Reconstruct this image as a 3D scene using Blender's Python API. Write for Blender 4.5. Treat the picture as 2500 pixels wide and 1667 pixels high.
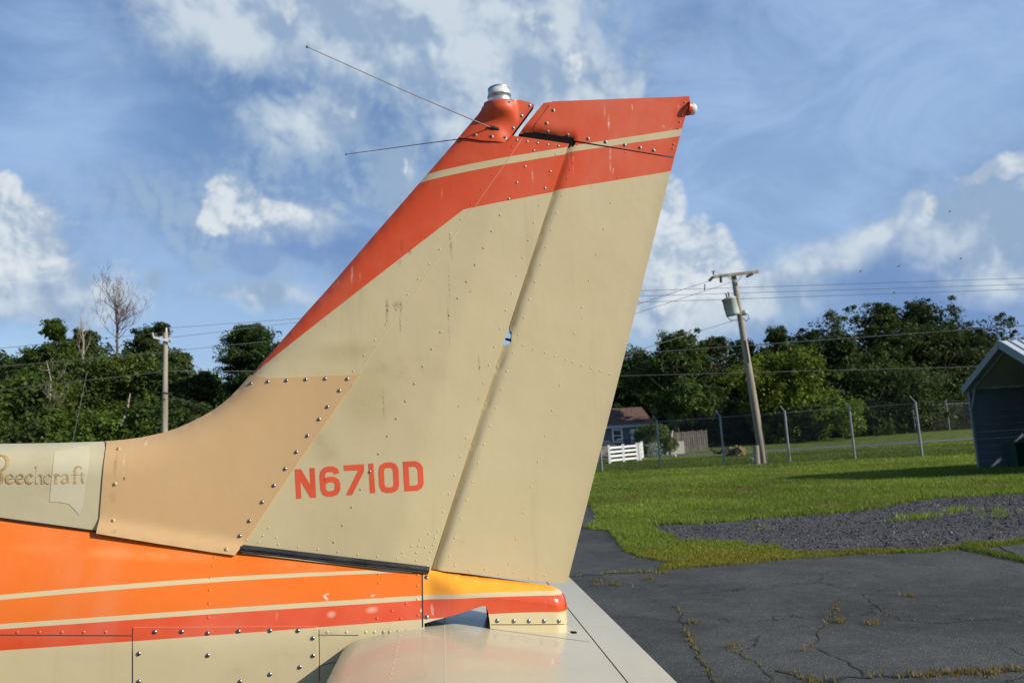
import bpy, bmesh, math, random
import numpy as np
from mathutils import Vector, Matrix, geometry
for o in list(bpy.data.objects): bpy.data.objects.remove(o)
S = bpy.context.scene; COL = S.collection
rad = math.radians

# ---------------------------------------------------------------- camera
EYE = np.array([0., 0., 1.6]); F_PX = 1915.; YAW, PITCH, ROLL = rad(5.5), rad(7.75), rad(3.5)
FW = np.array([math.sin(YAW)*math.cos(PITCH), math.cos(YAW)*math.cos(PITCH), math.sin(PITCH)])
R0 = np.array([math.cos(YAW), -math.sin(YAW), 0.]); U0 = np.cross(R0, FW)
RT = R0*math.cos(ROLL) - U0*math.sin(ROLL); UP = U0*math.cos(ROLL) + R0*math.sin(ROLL)
cd = bpy.data.cameras.new('camera'); cam = bpy.data.objects.new('camera', cd); COL.objects.link(cam)
cd.sensor_width = 36; cd.lens = F_PX/2500*36; cd.clip_start = .05; cd.clip_end = 5000
cam.matrix_world = Matrix(((RT[0], UP[0], -FW[0], EYE[0]), (RT[1], UP[1], -FW[1], EYE[1]), (RT[2], UP[2], -FW[2], EYE[2]), (0, 0, 0, 1)))
S.camera = cam; cd.dof.use_dof = True; cd.dof.focus_distance = 1.98; cd.dof.aperture_fstop = 8.5
def ray(px, py):
    return FW + RT*((px-1250)/F_PX) + UP*((833.5-py)/F_PX)
def at(px, py, y):
    r = ray(px, py); return EYE + r*(y/r[1])

# ---------------------------------------------------------------- light
SUN = Vector((1., -.52, .60)).normalized()
sl = bpy.data.lights.new('sun', 'SUN'); sl.energy = 4.3; sl.angle = rad(.55); sl.color = (1, .93, .80)
so = bpy.data.objects.new('sun', sl); COL.objects.link(so); so.rotation_euler = SUN.to_track_quat('Z', 'Y').to_euler()
S.view_settings.view_transform = 'Standard'; S.view_settings.look = 'None'; S.view_settings.gamma = 1
S.view_settings.use_curve_mapping = False
S.view_settings.exposure = .40

# ---------------------------------------------------------------- node builder
class NB:
    def __init__(s, nt): s.nt = nt; s.n = nt.nodes; s.l = nt.links
    def node(s, t, **k):
        n = s.n.new(t)
        for a, b in k.items(): setattr(n, a, b)
        return n
    def put(s, sock, v):
        if isinstance(v, bpy.types.NodeSocket): s.l.new(v, sock)
        elif v is not None:
            if isinstance(v, (tuple, list)) and len(v) == 3 and sock.type == 'RGBA': v = (*v, 1)
            sock.default_value = v
    def m(s, op, a, b=None, c=None, clamp=False):
        n = s.node('ShaderNodeMath', operation=op, use_clamp=clamp)
        s.put(n.inputs[0], a)
        if b is not None: s.put(n.inputs[1], b)
        if c is not None: s.put(n.inputs[2], c)
        return n.outputs[0]
    def vm(s, op, a, b=None, out=0):
        n = s.node('ShaderNodeVectorMath', operation=op); s.put(n.inputs[0], a)
        if b is not None:
            if op == 'SCALE': s.put(n.inputs['Scale'], b)
            else: s.put(n.inputs[1], b)
        return n.outputs[out]
    def mix(s, f, a, b, mode='MIX'):
        n = s.node('ShaderNodeMix', data_type='RGBA', blend_type=mode)
        s.put(n.inputs[0], f); s.put(n.inputs[6], a); s.put(n.inputs[7], b); return n.outputs[2]
    def noise(s, vec, scale, detail=4, rough=.55, dist=0, out='Fac'):
        n = s.node('ShaderNodeTexNoise'); s.put(n.inputs['Vector'], vec)
        n.inputs['Scale'].default_value = scale; n.inputs['Detail'].default_value = detail
        n.inputs['Roughness'].default_value = rough; n.inputs['Distortion'].default_value = dist
        return n.outputs[out]
    def ss(s, v, lo, hi, a=0., b=1.):
        n = s.node('ShaderNodeMapRange', interpolation_type='SMOOTHSTEP'); s.put(n.inputs[0], v)
        n.inputs[1].default_value = lo; n.inputs[2].default_value = hi; n.inputs[3].default_value = a; n.inputs[4].default_value = b
        return n.outputs[0]
    def lin(s, v, lo, hi, a=0., b=1.):
        n = s.node('ShaderNodeMapRange'); s.put(n.inputs[0], v)
        n.inputs[1].default_value = lo; n.inputs[2].default_value = hi; n.inputs[3].default_value = a; n.inputs[4].default_value = b
        return n.outputs[0]
    def mapping(s, vec, loc=(0, 0, 0), scale=(1, 1, 1), rot=(0, 0, 0)):
        n = s.node('ShaderNodeMapping'); s.put(n.inputs[0], vec)
        n.inputs[1].default_value = loc; n.inputs[2].default_value = rot; n.inputs[3].default_value = scale; return n.outputs[0]
def srgb(r, g, b):
    return tuple(((c/255+.055)/1.055)**2.4 if c > 10 else c/255/12.92 for c in (r, g, b))

# ---------------------------------------------------------------- sky with clouds (world)
W = bpy.data.worlds.new('World'); S.world = W; W.use_nodes = True; W.node_tree.nodes.clear()
nb = NB(W.node_tree)
sky = nb.node('ShaderNodeTexSky', sky_type='NISHITA', sun_disc=False)
sky.sun_elevation = math.asin(SUN.z); sky.sun_rotation = math.atan2(SUN.x, SUN.y)
sky.air_density = 1.0; sky.dust_density = .6; sky.ozone_density = 1.6
tc = nb.node('ShaderNodeTexCoord'); dirv = tc.outputs['Generated']
sx = nb.node('ShaderNodeSeparateXYZ'); nb.put(sx.inputs[0], dirv)
az = nb.m('MULTIPLY', nb.m('ARCTAN2', sx.outputs[0], sx.outputs[1]), 57.3)
el = nb.m('MULTIPLY', nb.m('ARCSINE', sx.outputs[2]), 57.3)
cxyz = nb.node('ShaderNodeCombineXYZ'); nb.put(cxyz.inputs[0], az); nb.put(cxyz.inputs[1], el)
def warp(sc, amp, det=3):
    w = nb.noise(dirv, sc, det, .6, out='Color')
    return nb.vm('MULTIPLY', nb.vm('SUBTRACT', w, (.5, .5, .5)), (amp, amp, 0))
P = nb.vm('ADD', nb.vm('ADD', cxyz.outputs[0], warp(6, 5)), warp(24, 1.7, 4))
PS = nb.vm('ADD', cxyz.outputs[0], warp(4, 12))
def azel(px, py):
    r = ray(px, py); r = r/np.linalg.norm(r)
    return math.degrees(math.atan2(r[0], r[1])), math.degrees(math.asin(r[2]))
def blobs(vec, items):
    acc = None
    for px, py, rx, ry, s_, ang in items:
        a, e = azel(px, py); k = 1/33.4
        sub = nb.vm('SUBTRACT', vec, (a, e, 0))
        if ang:
            n = nb.node('ShaderNodeVectorRotate', rotation_type='Z_AXIS'); nb.put(n.inputs[0], sub); n.inputs['Angle'].default_value = rad(-ang-3.5); sub = n.outputs[0]
        sc = nb.vm('MULTIPLY', sub, (1/(rx*k), 1/(ry*k), 0))
        v = nb.m('SUBTRACT', s_, nb.vm('LENGTH', sc, out=1))
        acc = v if acc is None else nb.m('SMOOTH_MAX', acc, v, .15)
    return acc
def billow(vec, sc, d=0.):
    return nb.m('ABSOLUTE', nb.m('SUBTRACT', nb.noise(vec, sc, d, .5), .5))
WD = nb.vm('ADD', dirv, nb.vm('SCALE', nb.vm('SUBTRACT', nb.noise(dirv, 10, 2, .5, out='Color'), (.5, .5, .5)), .028))
def cloudfield(vec):                  # sum of rounded billows, large to small
    f = nb.m('ADD', nb.m('MULTIPLY', billow(vec, 8), 2.4), nb.m('MULTIPLY', billow(vec, 19), 1.5))
    f = nb.m('ADD', f, nb.m('MULTIPLY', billow(vec, 44), .85)); f = nb.m('ADD', f, nb.m('MULTIPLY', billow(vec, 100), .42))
    return nb.m('ADD', f, nb.m('MULTIPLY', nb.noise(vec, 150, 2, .6), .22))
CF = cloudfield(WD); CF2 = cloudfield(nb.vm('ADD', WD, (.0075, 0, .0075)))
relief = nb.m('SUBTRACT', CF, CF2)
SR = nb.m('SUBTRACT', nb.noise(WD, 7, 4, .5), nb.noise(nb.vm('ADD', WD, (.022, 0, .022)), 7, 4, .5))
n_med = nb.noise(dirv, 8, 6, .5)
def dens(items, amp, vec=None):
    return nb.m('ADD', blobs(vec or P, items), nb.m('MULTIPLY', nb.m('SUBTRACT', CF, .62), amp))
# pale veils of high thin cloud
vn = nb.noise(nb.mapping(dirv, scale=(1, 1, 2.4)), 3.4, 8, .6, .9)
veil = nb.m('ADD', blobs(PS, [(2050, 200, 760, 330, 1.3, 12), (1950, 560, 560, 150, 1.15, 8), (120, 250, 300, 260, 1., 0), (330, 800, 560, 130, 1.25, 0), (900, 640, 480, 160, 1.2, 0), (2350, 700, 300, 160, .9, 0), (1500, 60, 300, 200, .9, 0), (300, 560, 300, 120, .9, 0)]),
            nb.m('MULTIPLY', nb.m('SUBTRACT', vn, .5), 2.6))
veil_m = nb.m('MULTIPLY', nb.ss(veil, -.45, 1.0, 0, .9), nb.ss(nb.noise(nb.mapping(WD, scale=(1, 1, 1.8)), 6.5, 8, .62, .5), .30, .66, .45, 1.))
grey = dens([(800, 70, 420, 170, 1.2, -4), (1200, 130, 420, 200, 1.25, 0), (720, 310, 200, 110, 1.1, 15), (640, 520, 360, 120, 1.1, 0), (900, 610, 360, 110, 1., 0), (900, 430, 230, 150, .95, 20),
             (2400, 610, 260, 170, 1.15, 10), (2250, 700, 260, 120, 1., 8), (1720, 730, 220, 110, 1.05, 0), (60, 590, 170, 130, .9, 0), (1530, 280, 170, 240, .9, -20), (60, 740, 190, 60, .8, 0), (260, 690, 200, 40, .6, 0), (1600, 690, 90, 60, 1., 0)], .75, nb.vm('ADD', P, warp(5, 5)))
grey_m = nb.ss(grey, -.25, .85, 0, .88)
soft = dens([(560, 40, 200, 110, 1.15, 0), (740, 50, 170, 100, 1.1, 0), (960, 70, 290, 130, 1.15, 0), (1160, 80, 280, 150, 1.3, 0), (1290, 90, 200, 150, 1.2, -20), (1375, 180, 140, 140, 1.2, -30), (1310, 245, 220, 90, 1.15, 0), (1520, 225, 90, 60, .8, 0), (1160, 180, 230, 110, .9, 0),
             (815, 285, 100, 90, 1., 0), (700, 300, 160, 100, .6, 0), (1105, 315, 90, 65, .95, 0), (965, 405, 80, 110, 1., -10), (880, 470, 70, 50, .6, 0), (640, 715, 220, 50, .8, 0), (100, 720, 280, 65, 1.1, 0), (400, 690, 70, 45, .7, 0), (700, 525, 180, 55, .9, -6), (90, 650, 130, 80, .9, 0),
             (1930, 665, 300, 70, .95, 12), (1700, 750, 270, 90, 1.15, 0), (1850, 720, 140, 90, .9, 0), (2450, 550, 200, 120, 1.05, 0), (2140, 565, 130, 40, .9, 20), (2270, 520, 70, 60, .85, 0), (2480, 660, 140, 70, .8, 0), (1560, 250, 70, 220, .5, -10)], .20)
soft_m = nb.ss(soft, -.15, .72, 0, .94)
white = dens([(25, 600, 130, 100, 1.05, 20), (6, 470, 52, 52, 1., 0), (130, 590, 50, 40, .8, 0), (548, 490, 44, 54, 1.05, 20), (660, 505, 110, 44, .95, -6), (1640, 510, 46, 76, 1.2, 15), (1605, 640, 100, 130, 1.25, 0), (1705, 640, 115, 90, 1.25, -30), (1690, 700, 90, 60, .9, 0), (1800, 670, 50, 40, .7, -20),
              (2400, 434, 80, 30, .9, 8), (2500, 412, 55, 40, 1., 0), (2270, 503, 34, 34, .85, 0), (1300, 60, 90, 60, .55, 0), (1400, 150, 60, 90, .7, -30), (850, 275, 30, 40, .6, 0), (712, 18, 50, 35, .75, 0), (985, 390, 26, 50, .55, 0)], .42)
white_m = nb.ss(white, .02, .42, 0, .9)
core = nb.ss(white, .15, .9)
lit = nb.ss(nb.m('ADD', nb.m('MULTIPLY', SR, 1.6), nb.m('ADD', nb.m('MULTIPLY', relief, .75), nb.m('MULTIPLY', nb.m('SUBTRACT', core, .3), .12))), -.30, .30)
bank = nb.m('ADD', blobs(PS, [(2420, 700, 330, 150, 1.1, 6), (2150, 740, 260, 90, 1., 10), (1900, 800, 260, 60, .8, 0), (820, 590, 300, 90, .75, 0), (1450, 900, 400, 60, .6, 0)]), nb.m('MULTIPLY', nb.m('SUBTRACT', CF, .62), .30))
bank_m = nb.ss(bank, .0, .30, 0, .72)
base = nb.mix(.25, sky.outputs[0], nb.mix(nb.ss(el, 0, 30), (1.25, 2.5, 5.0), (.55, 1.7, 4.7)))
base = nb.mix(nb.ss(el, 9, -1), base, (1.5, 2.6, 4.6))
gcol = nb.mix(nb.ss(nb.m('ADD', nb.m('MULTIPLY', relief, .6), nb.m('SUBTRACT', n_med, .5)), -.2, .25), (1.45, 2.4, 4.1), (2.45, 3.4, 4.75))
wcol = nb.mix(lit, (2.9, 3.7, 4.75), (5.6, 6.0, 6.3))
scol = nb.mix(nb.ss(nb.m('ADD', SR, nb.m('MULTIPLY', relief, .10)), -.085, .085), (2.3, 3.2, 4.5), (4.7, 5.35, 5.95))
c1 = nb.mix(veil_m, base, (2.65, 3.9, 6.0))
c2 = nb.mix(bank_m, nb.mix(grey_m, c1, gcol), nb.mix(nb.ss(n_med, .35, .65), (1.25, 2.15, 4.2), (1.65, 2.65, 4.7)))
c3 = nb.mix(white_m, nb.mix(soft_m, c2, scol), wcol)
low = nb.ss(el, -6, -1.)
c4 = nb.mix(low, (.9, 1.1, 1.0), c3)
bg = nb.node('ShaderNodeBackground'); nb.put(bg.inputs[0], c4); bg.inputs[1].default_value = .10
wo = nb.node('ShaderNodeOutputWorld'); nb.l.new(bg.outputs[0], wo.inputs[0])

# ---------------------------------------------------------------- materials
def mat(name, col=(.5, .5, .5), rough=.6, metal=0., var=0., vscale=8., bump=0., bscale=60., spec=.5, col2=None, stretch=(1, 1, 1), coat=0., attr=None):
    m = bpy.data.materials.new(name); m.use_nodes = True; m.node_tree.nodes.clear(); b = NB(m.node_tree)
    p = b.node('ShaderNodeBsdfPrincipled'); o = b.node('ShaderNodeOutputMaterial'); b.l.new(p.outputs[0], o.inputs[0])
    t = b.node('ShaderNodeTexCoord').outputs['Object']
    t2 = b.mapping(t, scale=stretch)
    c = (*col, 1)
    if var or col2:
        f = b.ss(b.noise(t2, vscale, 6, .6), .3, .7)
        c = b.mix(f, tuple(x*(1-var) for x in col), col2 or tuple(min(1, x*(1+var)) for x in col))
    if attr:
        a = b.node('ShaderNodeAttribute', attribute_name=attr)
        c = b.mix(1., c, a.outputs['Color'], 'MULTIPLY')
    b.put(p.inputs['Base Color'], c)
    p.inputs['Roughness'].default_value = rough; p.inputs['Metallic'].default_value = metal
    p.inputs['Specular IOR Level'].default_value = spec
    p.inputs['Coat Weight'].default_value = coat; p.inputs['Coat Roughness'].default_value = .12
    if bump:
        bn = b.node('ShaderNodeBump'); bn.inputs['Strength'].default_value = bump; bn.inputs['Distance'].default_value = .01
        b.put(bn.inputs['Height'], b.noise(t2, bscale, 6, .6)); b.l.new(bn.outputs[0], p.inputs['Normal'])
    m['nb'] = 1
    return m

# ---------------------------------------------------------------- scene helpers
def tag(o, label=None, cat=None, group=None, kind=None):
    if label: o['label'] = label
    if cat: o['category'] = cat
    if group: o['group'] = group
    if kind: o['kind'] = kind
    return o
def link(name, me, parent=None, **k):
    o = bpy.data.objects.new(name, me); COL.objects.link(o)
    if parent is not None:
        o.parent = parent
        w = world_of(parent); o.matrix_parent_inverse = w.inverted()
    if k: tag(o, **k)
    return o
def world_of(o):
    return o.matrix_basis.copy() if o.parent is None else world_of(o.parent) @ o.matrix_parent_inverse @ o.matrix_basis
def empty(name, loc, **k):
    o = bpy.data.objects.new(name, None); COL.objects.link(o); o.location = loc; o.empty_display_size = .2
    tag(o, **k); return o
def mesh(name, V, Fc, mats, smooth=False, mi=None, attr=None):
    me = bpy.data.meshes.new(name); me.from_pydata([tuple(map(float, v)) for v in V], [], Fc)
    for m in (mats if isinstance(mats, (list, tuple)) else [mats]): me.materials.append(m)
    if mi is not None: me.polygons.foreach_set('material_index', mi)
    if smooth is True: me.polygons.foreach_set('use_smooth', [True]*len(me.polygons))
    elif smooth: me.polygons.foreach_set('use_smooth', smooth)
    me.update(); return me
class MB:
    def __init__(s): s.v = []; s.f = []; s.s = []
    def add(s, V, Fc, sm=False):
        o = len(s.v); s.v += [tuple(map(float, v)) for v in V]; s.f += [tuple(i+o for i in f) for f in Fc]; s.s += [sm]*len(Fc)
    def box(s, c, size, rz=0., M=None):
        x, y, z = [a/2 for a in size]; pts = [Vector((i*x, j*y, k*z)) for i in (-1, 1) for j in (-1, 1) for k in (-1, 1)]
        R = M or Matrix.Rotation(rz, 3, 'Z'); s.add([Vector(c)+R @ p for p in pts], [(0, 1, 3, 2), (4, 6, 7, 5), (0, 4, 5, 1), (2, 3, 7, 6), (0, 2, 6, 4), (1, 5, 7, 3)])
    def beam(s, a, b, w, h, up=(0, 0, 1)):
        a, b = Vector(a), Vector(b); d = (b-a); L = d.length; d.normalize(); u = Vector(up); r = d.cross(u)
        if r.length < 1e-4: r = d.cross(Vector((1, 0, 0)))
        r.normalize(); u = r.cross(d)
        M = Matrix((d, r, u)).transposed(); s.box((a+b)/2, (L, w, h), M=M)
    def tube(s, pts, rs, n=8, cap=True):
        pts = [Vector(p) for p in pts]
        if not isinstance(rs, (list, tuple)): rs = [rs]*len(pts)
        V = []; prev = None
        for i, p in enumerate(pts):
            d = (pts[min(i+1, len(pts)-1)]-pts[max(i-1, 0)]).normalized()
            if prev is None:
                u = d.cross(Vector((0, 0, 1)));  u = d.cross(Vector((1, 0, 0))) if u.length < 1e-3 else u
            else: u = prev - d*prev.dot(d)
            u.normalize(); prev = u; w = d.cross(u)
            for k in range(n):
                a = 2*math.pi*k/n; V.append(p+(u*math.cos(a)+w*math.sin(a))*rs[i])
        Fc = [(i*n+k, i*n+(k+1) % n, (i+1)*n+(k+1) % n, (i+1)*n+k) for i in range(len(pts)-1) for k in range(n)]
        s.add(V, Fc, True)
        if cap: s.add(V[:n], [tuple(range(n))]); s.add(V[-n:], [tuple(range(n))])
    def lathe(s, c, prof, n=24, M=None):
        M = M or Matrix.Identity(3); V = []
        for r, z in prof:
            for k in range(n): a = 2*math.pi*k/n; V.append(Vector(c)+M @ Vector((r*math.cos(a), r*math.sin(a), z)))
        s.add(V, [(i*n+k, i*n+(k+1) % n, (i+1)*n+(k+1) % n, (i+1)*n+k) for i in range(len(prof)-1) for k in range(n)], True)
    def build(s, name, m, parent=None, smooth=None, **k):
        me = mesh(name, s.v, s.f, m, s.s if smooth is None else smooth); return link(name, me, parent, **k)

# ================================================================= GROUND
def gz(x, y):
    d = math.hypot(x, y); t = min(1, max(0, (d-46)/40)); return .75*t*t*(3-2*t)
def gp(px, py):                       # point of the terrain seen at a pixel of the photograph
    r = ray(px, py)
    if r[2] > -1e-4: r[2] = -1e-4
    k = -1.6/r[2]
    for _ in range(60):
        p = EYE + r*k; e = p[2]-gz(p[0], p[1])
        if k > 400: break
        k += e/(-r[2])*.5 if e > 0 else e/(-r[2])*.5
        k = max(.5, min(k, 300))
    p = EYE + r*k; return np.array([p[0], p[1], gz(p[0], p[1])])
def terrain_mesh(name, m):
    rs = [0, 3, 6, 10, 15, 20, 26, 33, 40, 46, 50, 55, 60, 65, 70, 76, 82, 88, 100, 140, 220, 400, 900, 1800]; n = 72
    V = [(0, 0, 0)]; Fc = []
    for i, r in enumerate(rs[1:]):
        for k in range(n): a = 2*math.pi*k/n; x, y = r*math.cos(a), r*math.sin(a); V.append((x, y, gz(x, y)))
    Fc += [(0, 1+k, 1+(k+1) % n) for k in range(n)]
    for i in range(len(rs)-2):
        Fc += [(1+i*n+k, 1+(i+1)*n+k, 1+(i+1)*n+(k+1) % n, 1+i*n+(k+1) % n) for k in range(n)]
    return mesh(name, V, Fc, m, True)
m_soil = mat('grass_ground', (.075, .11, .018), .95, var=.35, vscale=1.3, bump=.6, bscale=30, spec=.1, col2=(.12, .15, .028))
link('ground', terrain_mesh('ground', m_soil), kind='structure')

def asphalt_mat(name, c1, c2, sc=1.):
    m = bpy.data.materials.new(name); m.use_nodes = True; m.node_tree.nodes.clear(); b = NB(m.node_tree)
    p = b.node('ShaderNodeBsdfPrincipled'); o = b.node('ShaderNodeOutputMaterial'); b.l.new(p.outputs[0], o.inputs[0])
    t = b.node('ShaderNodeTexCoord').outputs['Object']
    big = b.noise(t, .55, 5, .6, .6); med = b.noise(t, 4.5, 5, .6)
    c = b.mix(b.ss(big, .35, .65), c1, c2)
    c = b.mix(b.ss(med, .42, .75, 0, .35), c, tuple(x*1.5 for x in c2))
    vo = b.node('ShaderNodeTexVoronoi'); b.put(vo.inputs['Vector'], t); vo.inputs['Scale'].default_value = 75*sc
    hs = b.node('ShaderNodeSeparateColor'); b.put(hs.inputs[0], vo.outputs['Color'])
    c = b.mix(b.ss(hs.outputs[0], .0, 1., 0, .55), c, tuple(x*.45 for x in c1))
    c = b.mix(b.m('MULTIPLY', b.m('GREATER_THAN', hs.outputs[1], .965), b.ss(vo.outputs['Distance'], .45, .1)), c, (.3, .29, .27))
    c = b.mix(b.ss(b.noise(b.mapping(t, scale=(.6, 1.6, 1)), 1.1, 6, .62, 1.2), .52, .72, 0, .45), c, tuple(x*.55 for x in c1))
    c = b.mix(b.ss(b.noise(t, .9, 6, .65, .8), .55, .75, 0, .35), c, tuple(x*1.35 for x in c2))
    # hairline cracks
    wv = b.vm('ADD', t, b.vm('SCALE', b.noise(t, 2.2, 5, .65, out='Color'), .55))
    v2 = b.node('ShaderNodeTexVoronoi', feature='DISTANCE_TO_EDGE'); b.put(v2.inputs['Vector'], wv); v2.inputs['Scale'].default_value = .8
    cr = b.m('MULTIPLY', b.ss(v2.outputs['Distance'], .010, .003), b.ss(b.noise(t, .9, 3), .47, .6))
    c = b.mix(b.m('MULTIPLY', cr, .8), c, (.008, .008, .007))
    b.put(p.inputs['Base Color'], c); p.inputs['Roughness'].default_value = .9; p.inputs['Specular IOR Level'].default_value = .25
    bn = b.node('ShaderNodeBump'); bn.inputs['Strength'].default_value = .7; bn.inputs['Distance'].default_value = .006
    h = b.m('SUBTRACT', b.m('ADD', vo.outputs['Distance'], b.m('MULTIPLY', med, .6)), b.m('MULTIPLY', cr, 1.5))
    b.put(bn.inputs['Height'], h); b.l.new(bn.outputs[0], p.inputs['Normal']); return m
m_asph = asphalt_mat('asphalt', (.048, .049, .046), (.088, .089, .083))
m_grav = asphalt_mat('crushed_stone', (.050, .047, .049), (.088, .083, .086), .42)
m_road = mat('road_asphalt', (.11, .11, .11), .9, var=.15, vscale=2, spec=.2)
m_lane = mat('driveway_dirt', (.17, .15, .12), .95, var=.2, vscale=2, spec=.1)

rng = np.random.default_rng(7); random.seed(7)
def rag(poly, step=.35, amp=.09, closed=True):
    out = []; n = len(poly)
    for i in range(n if closed else n-1):
        a, b = np.array(poly[i][:2]), np.array(poly[(i+1) % n][:2]); L = np.linalg.norm(b-a); k = max(1, int(L/step)) if L < 30 else 1
        for j in range(k): out.append(a+(b-a)*j/k + (rng.normal(0, amp, 2) if (j or k > 1) and L < 30 else 0))
    return out
def sheet(name, poly, z, m, **k):
    tri = geometry.delaunay_2d_cdt([Vector(p) for p in poly], [], [list(range(len(poly)))], 1, 1e-5)
    V = [(v.x, v.y, gz(v.x, v.y)+z) for v in tri[0]]
    return link(name, mesh(name, V, [tuple(f) for f in tri[2]], m), **k)
def inside(poly, x, y):
    x = np.asarray(x); y = np.asarray(y); c = np.zeros(x.shape, bool); n = len(poly); j = n-1
    for i in range(n):
        xi, yi = poly[i][:2]; xj, yj = poly[j][:2]
        c ^= ((yi > y) != (yj > y)) & (x < (xj-xi)*(y-yi)/((yj-yi) or 1e-9)+xi); j = i
    return c
edge = [gp(*q) for q in [(1300, 1243), (1445, 1236), (1458, 1272), (1432, 1290), (1490, 1298), (1512, 1335), (1560, 1362), (1640, 1373), (1600, 1392), (1700, 1386), (1780, 1379), (1950, 1364), (2110, 1354), (2280, 1347), (2500, 1327)]]
apron_poly = [(-40, -12), (16, -12), (16, 10.2)] + [tuple(p[:2]) for p in reversed(edge)] + [(-12, 22), (-40, 24)]
apron_poly = rag(apron_poly, .25, .03)
sheet('apron', apron_poly, .004, m_asph, kind='structure')
gravel_px = [(1575, 1297), (1600, 1284), (1700, 1281), (1900, 1266), (2050, 1250), (2150, 1241), (2290, 1217), (2500, 1206), (2700, 1200), (2750, 1290), (2500, 1318), (2360, 1330), (2250, 1338), (2100, 1342), (1950, 1343), (1900, 1330), (1760, 1322), (1650, 1318)]
gravel_poly = rag([gp(*q) for q in gravel_px], .3, .12)
sheet('gravel_patch', gravel_poly, .010, m_grav, kind='structure')
slab_px = [(2440, 1336), (2500, 1332), (2600, 1326), (2600, 1385), (2500, 1364)]
slab_poly = rag([gp(*q) for q in slab_px], .3, .02)
sheet('apron_patch', slab_poly, .012, m_asph, kind='structure')
# far road behind the fence
def strip(pxs, half):
    c = [np.array(p) for p in pxs]; a = []; b = []
    for i, p in enumerate(c):
        d = c[min(i+1, len(c)-1)]-c[max(0, i-1)]; d = d/np.linalg.norm(d); n = np.array([-d[1], d[0]]); a.append(p+n*half); b.append(p-n*half)
    return a, b
ra, rb = strip([(-30, 78), (0, 70), (14, 62.5), (22, 58), (32, 53.5), (46, 48.5), (75, 39), (110, 26)], 1.5)
V = [(*p, gz(*p)+.03) for p in ra]+[(*p, gz(*p)+.03) for p in rb]; n = len(ra)
link('road', mesh('road', V, [(i, i+1, n+i+1, n+i) for i in range(n-1)], m_road), kind='structure')
sheet('driveway', [(6, 63.5), (13.5, 60.5), (15.5, 62), (16, 74), (4, 74)], .05, m_lane, kind='structure')

# ---- cracks and grass growing in them
m_crack = mat('crack', (.012, .012, .011), .95)
crack_px = [[(1490, 1507), (1560, 1508), (1620, 1514), (1662, 1522)], [(1650, 1480), (1668, 1522), (1690, 1580), (1720, 1625), (1745, 1667)],
            [(2052, 1465), (2010, 1535), (2000, 1560), (1960, 1590)], [(2100, 1450), (2150, 1490), (2200, 1515), (2300, 1520), (2500, 1505)], [(1790, 1590), (1850, 1625), (1880, 1667)],
            [(2000, 1585), (2080, 1625), (2110, 1650)], [(1900, 1640), (2000, 1662), (2110, 1655), (2250, 1648), (2500, 1636)], [(1395, 1408), (1500, 1400), (1600, 1396)], [(1435, 1430), (1540, 1432), (1640, 1415)]]
wcr = [.006, .012, .006, .005, .006, .006, .03, .03, .008]
mb = MB(); crack_pts = []
for line, w in zip(crack_px, wcr):
    g = [gp(*q)[:2] for q in line]; g2 = rag(g, .09, .018, closed=False)+[g[-1]]; crack_pts.append(g2)
    a, b = [], []
    for i, p in enumerate(g2):
        d = g2[min(i+1, len(g2)-1)]-g2[max(0, i-1)]; d = d/(np.linalg.norm(d)+1e-9); nn = np.array([-d[1], d[0]])*w*random.uniform(.35, 1.1)
        a.append((*(p+nn), .008)); b.append((*(p-nn), .008))
    k = len(a); mb.add(a+b, [(i, i+1, k+i+1, k+i) for i in range(k-1)])
mb.build('pavement_crack', m_crack, kind='structure')

# ---- grass blades
def grass(name, pts, h, w, cols, lean=.5, m=None, blades=3, **k):
    n = len(pts)*blades; P = np.repeat(pts, blades, 0); H = np.repeat(h, blades)*rng.uniform(.5, 1.15, n); Wd = np.repeat(w, blades)*rng.uniform(.7, 1.3, n)
    P = P + np.c_[rng.normal(0, 1, (n, 2))*np.repeat(w, blades)[:, None]*2.5, np.zeros(n)]
    a = rng.uniform(0, 6.283, n); d = np.c_[np.cos(a), np.sin(a), np.zeros(n)]; b = rng.uniform(0, 6.283, n); le = np.c_[np.cos(b), np.sin(b), np.zeros(n)]*(H*rng.uniform(0, lean, n))[:, None]
    V = np.empty((n, 3, 3)); V[:, 0] = P-d*Wd[:, None]; V[:, 1] = P+d*Wd[:, None]; V[:, 2] = P+le+np.c_[np.zeros((n, 2)), H]
    return fastmesh(name, V.reshape(-1, 3), 3, np.repeat(np.repeat(cols, blades, 0)*rng.uniform(.75, 1.25, (n, 1)), 3, 0), m, **k)
def fastmesh(name, V, nv, C, m, parent=None, **k):
    me = bpy.data.meshes.new(name); nV = len(V); nf = nV//nv
    me.vertices.add(nV); me.vertices.foreach_set('co', V.astype(np.float32).ravel())
    me.loops.add(nV); me.loops.foreach_set('vertex_index', np.arange(nV, dtype=np.int32))
    me.polygons.add(nf); me.polygons.foreach_set('loop_start', np.arange(0, nV, nv, dtype=np.int32)); me.polygons.foreach_set('loop_total', np.full(nf, nv, np.int32))
    me.update(calc_edges=True)
    a = me.color_attributes.new('tint', 'FLOAT_COLOR', 'POINT'); a.data.foreach_set('color', np.c_[np.clip(C, 0, 1), np.ones(nV)].astype(np.float32).ravel())
    me.materials.append(m); return link(name, me, parent, **k)
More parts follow.
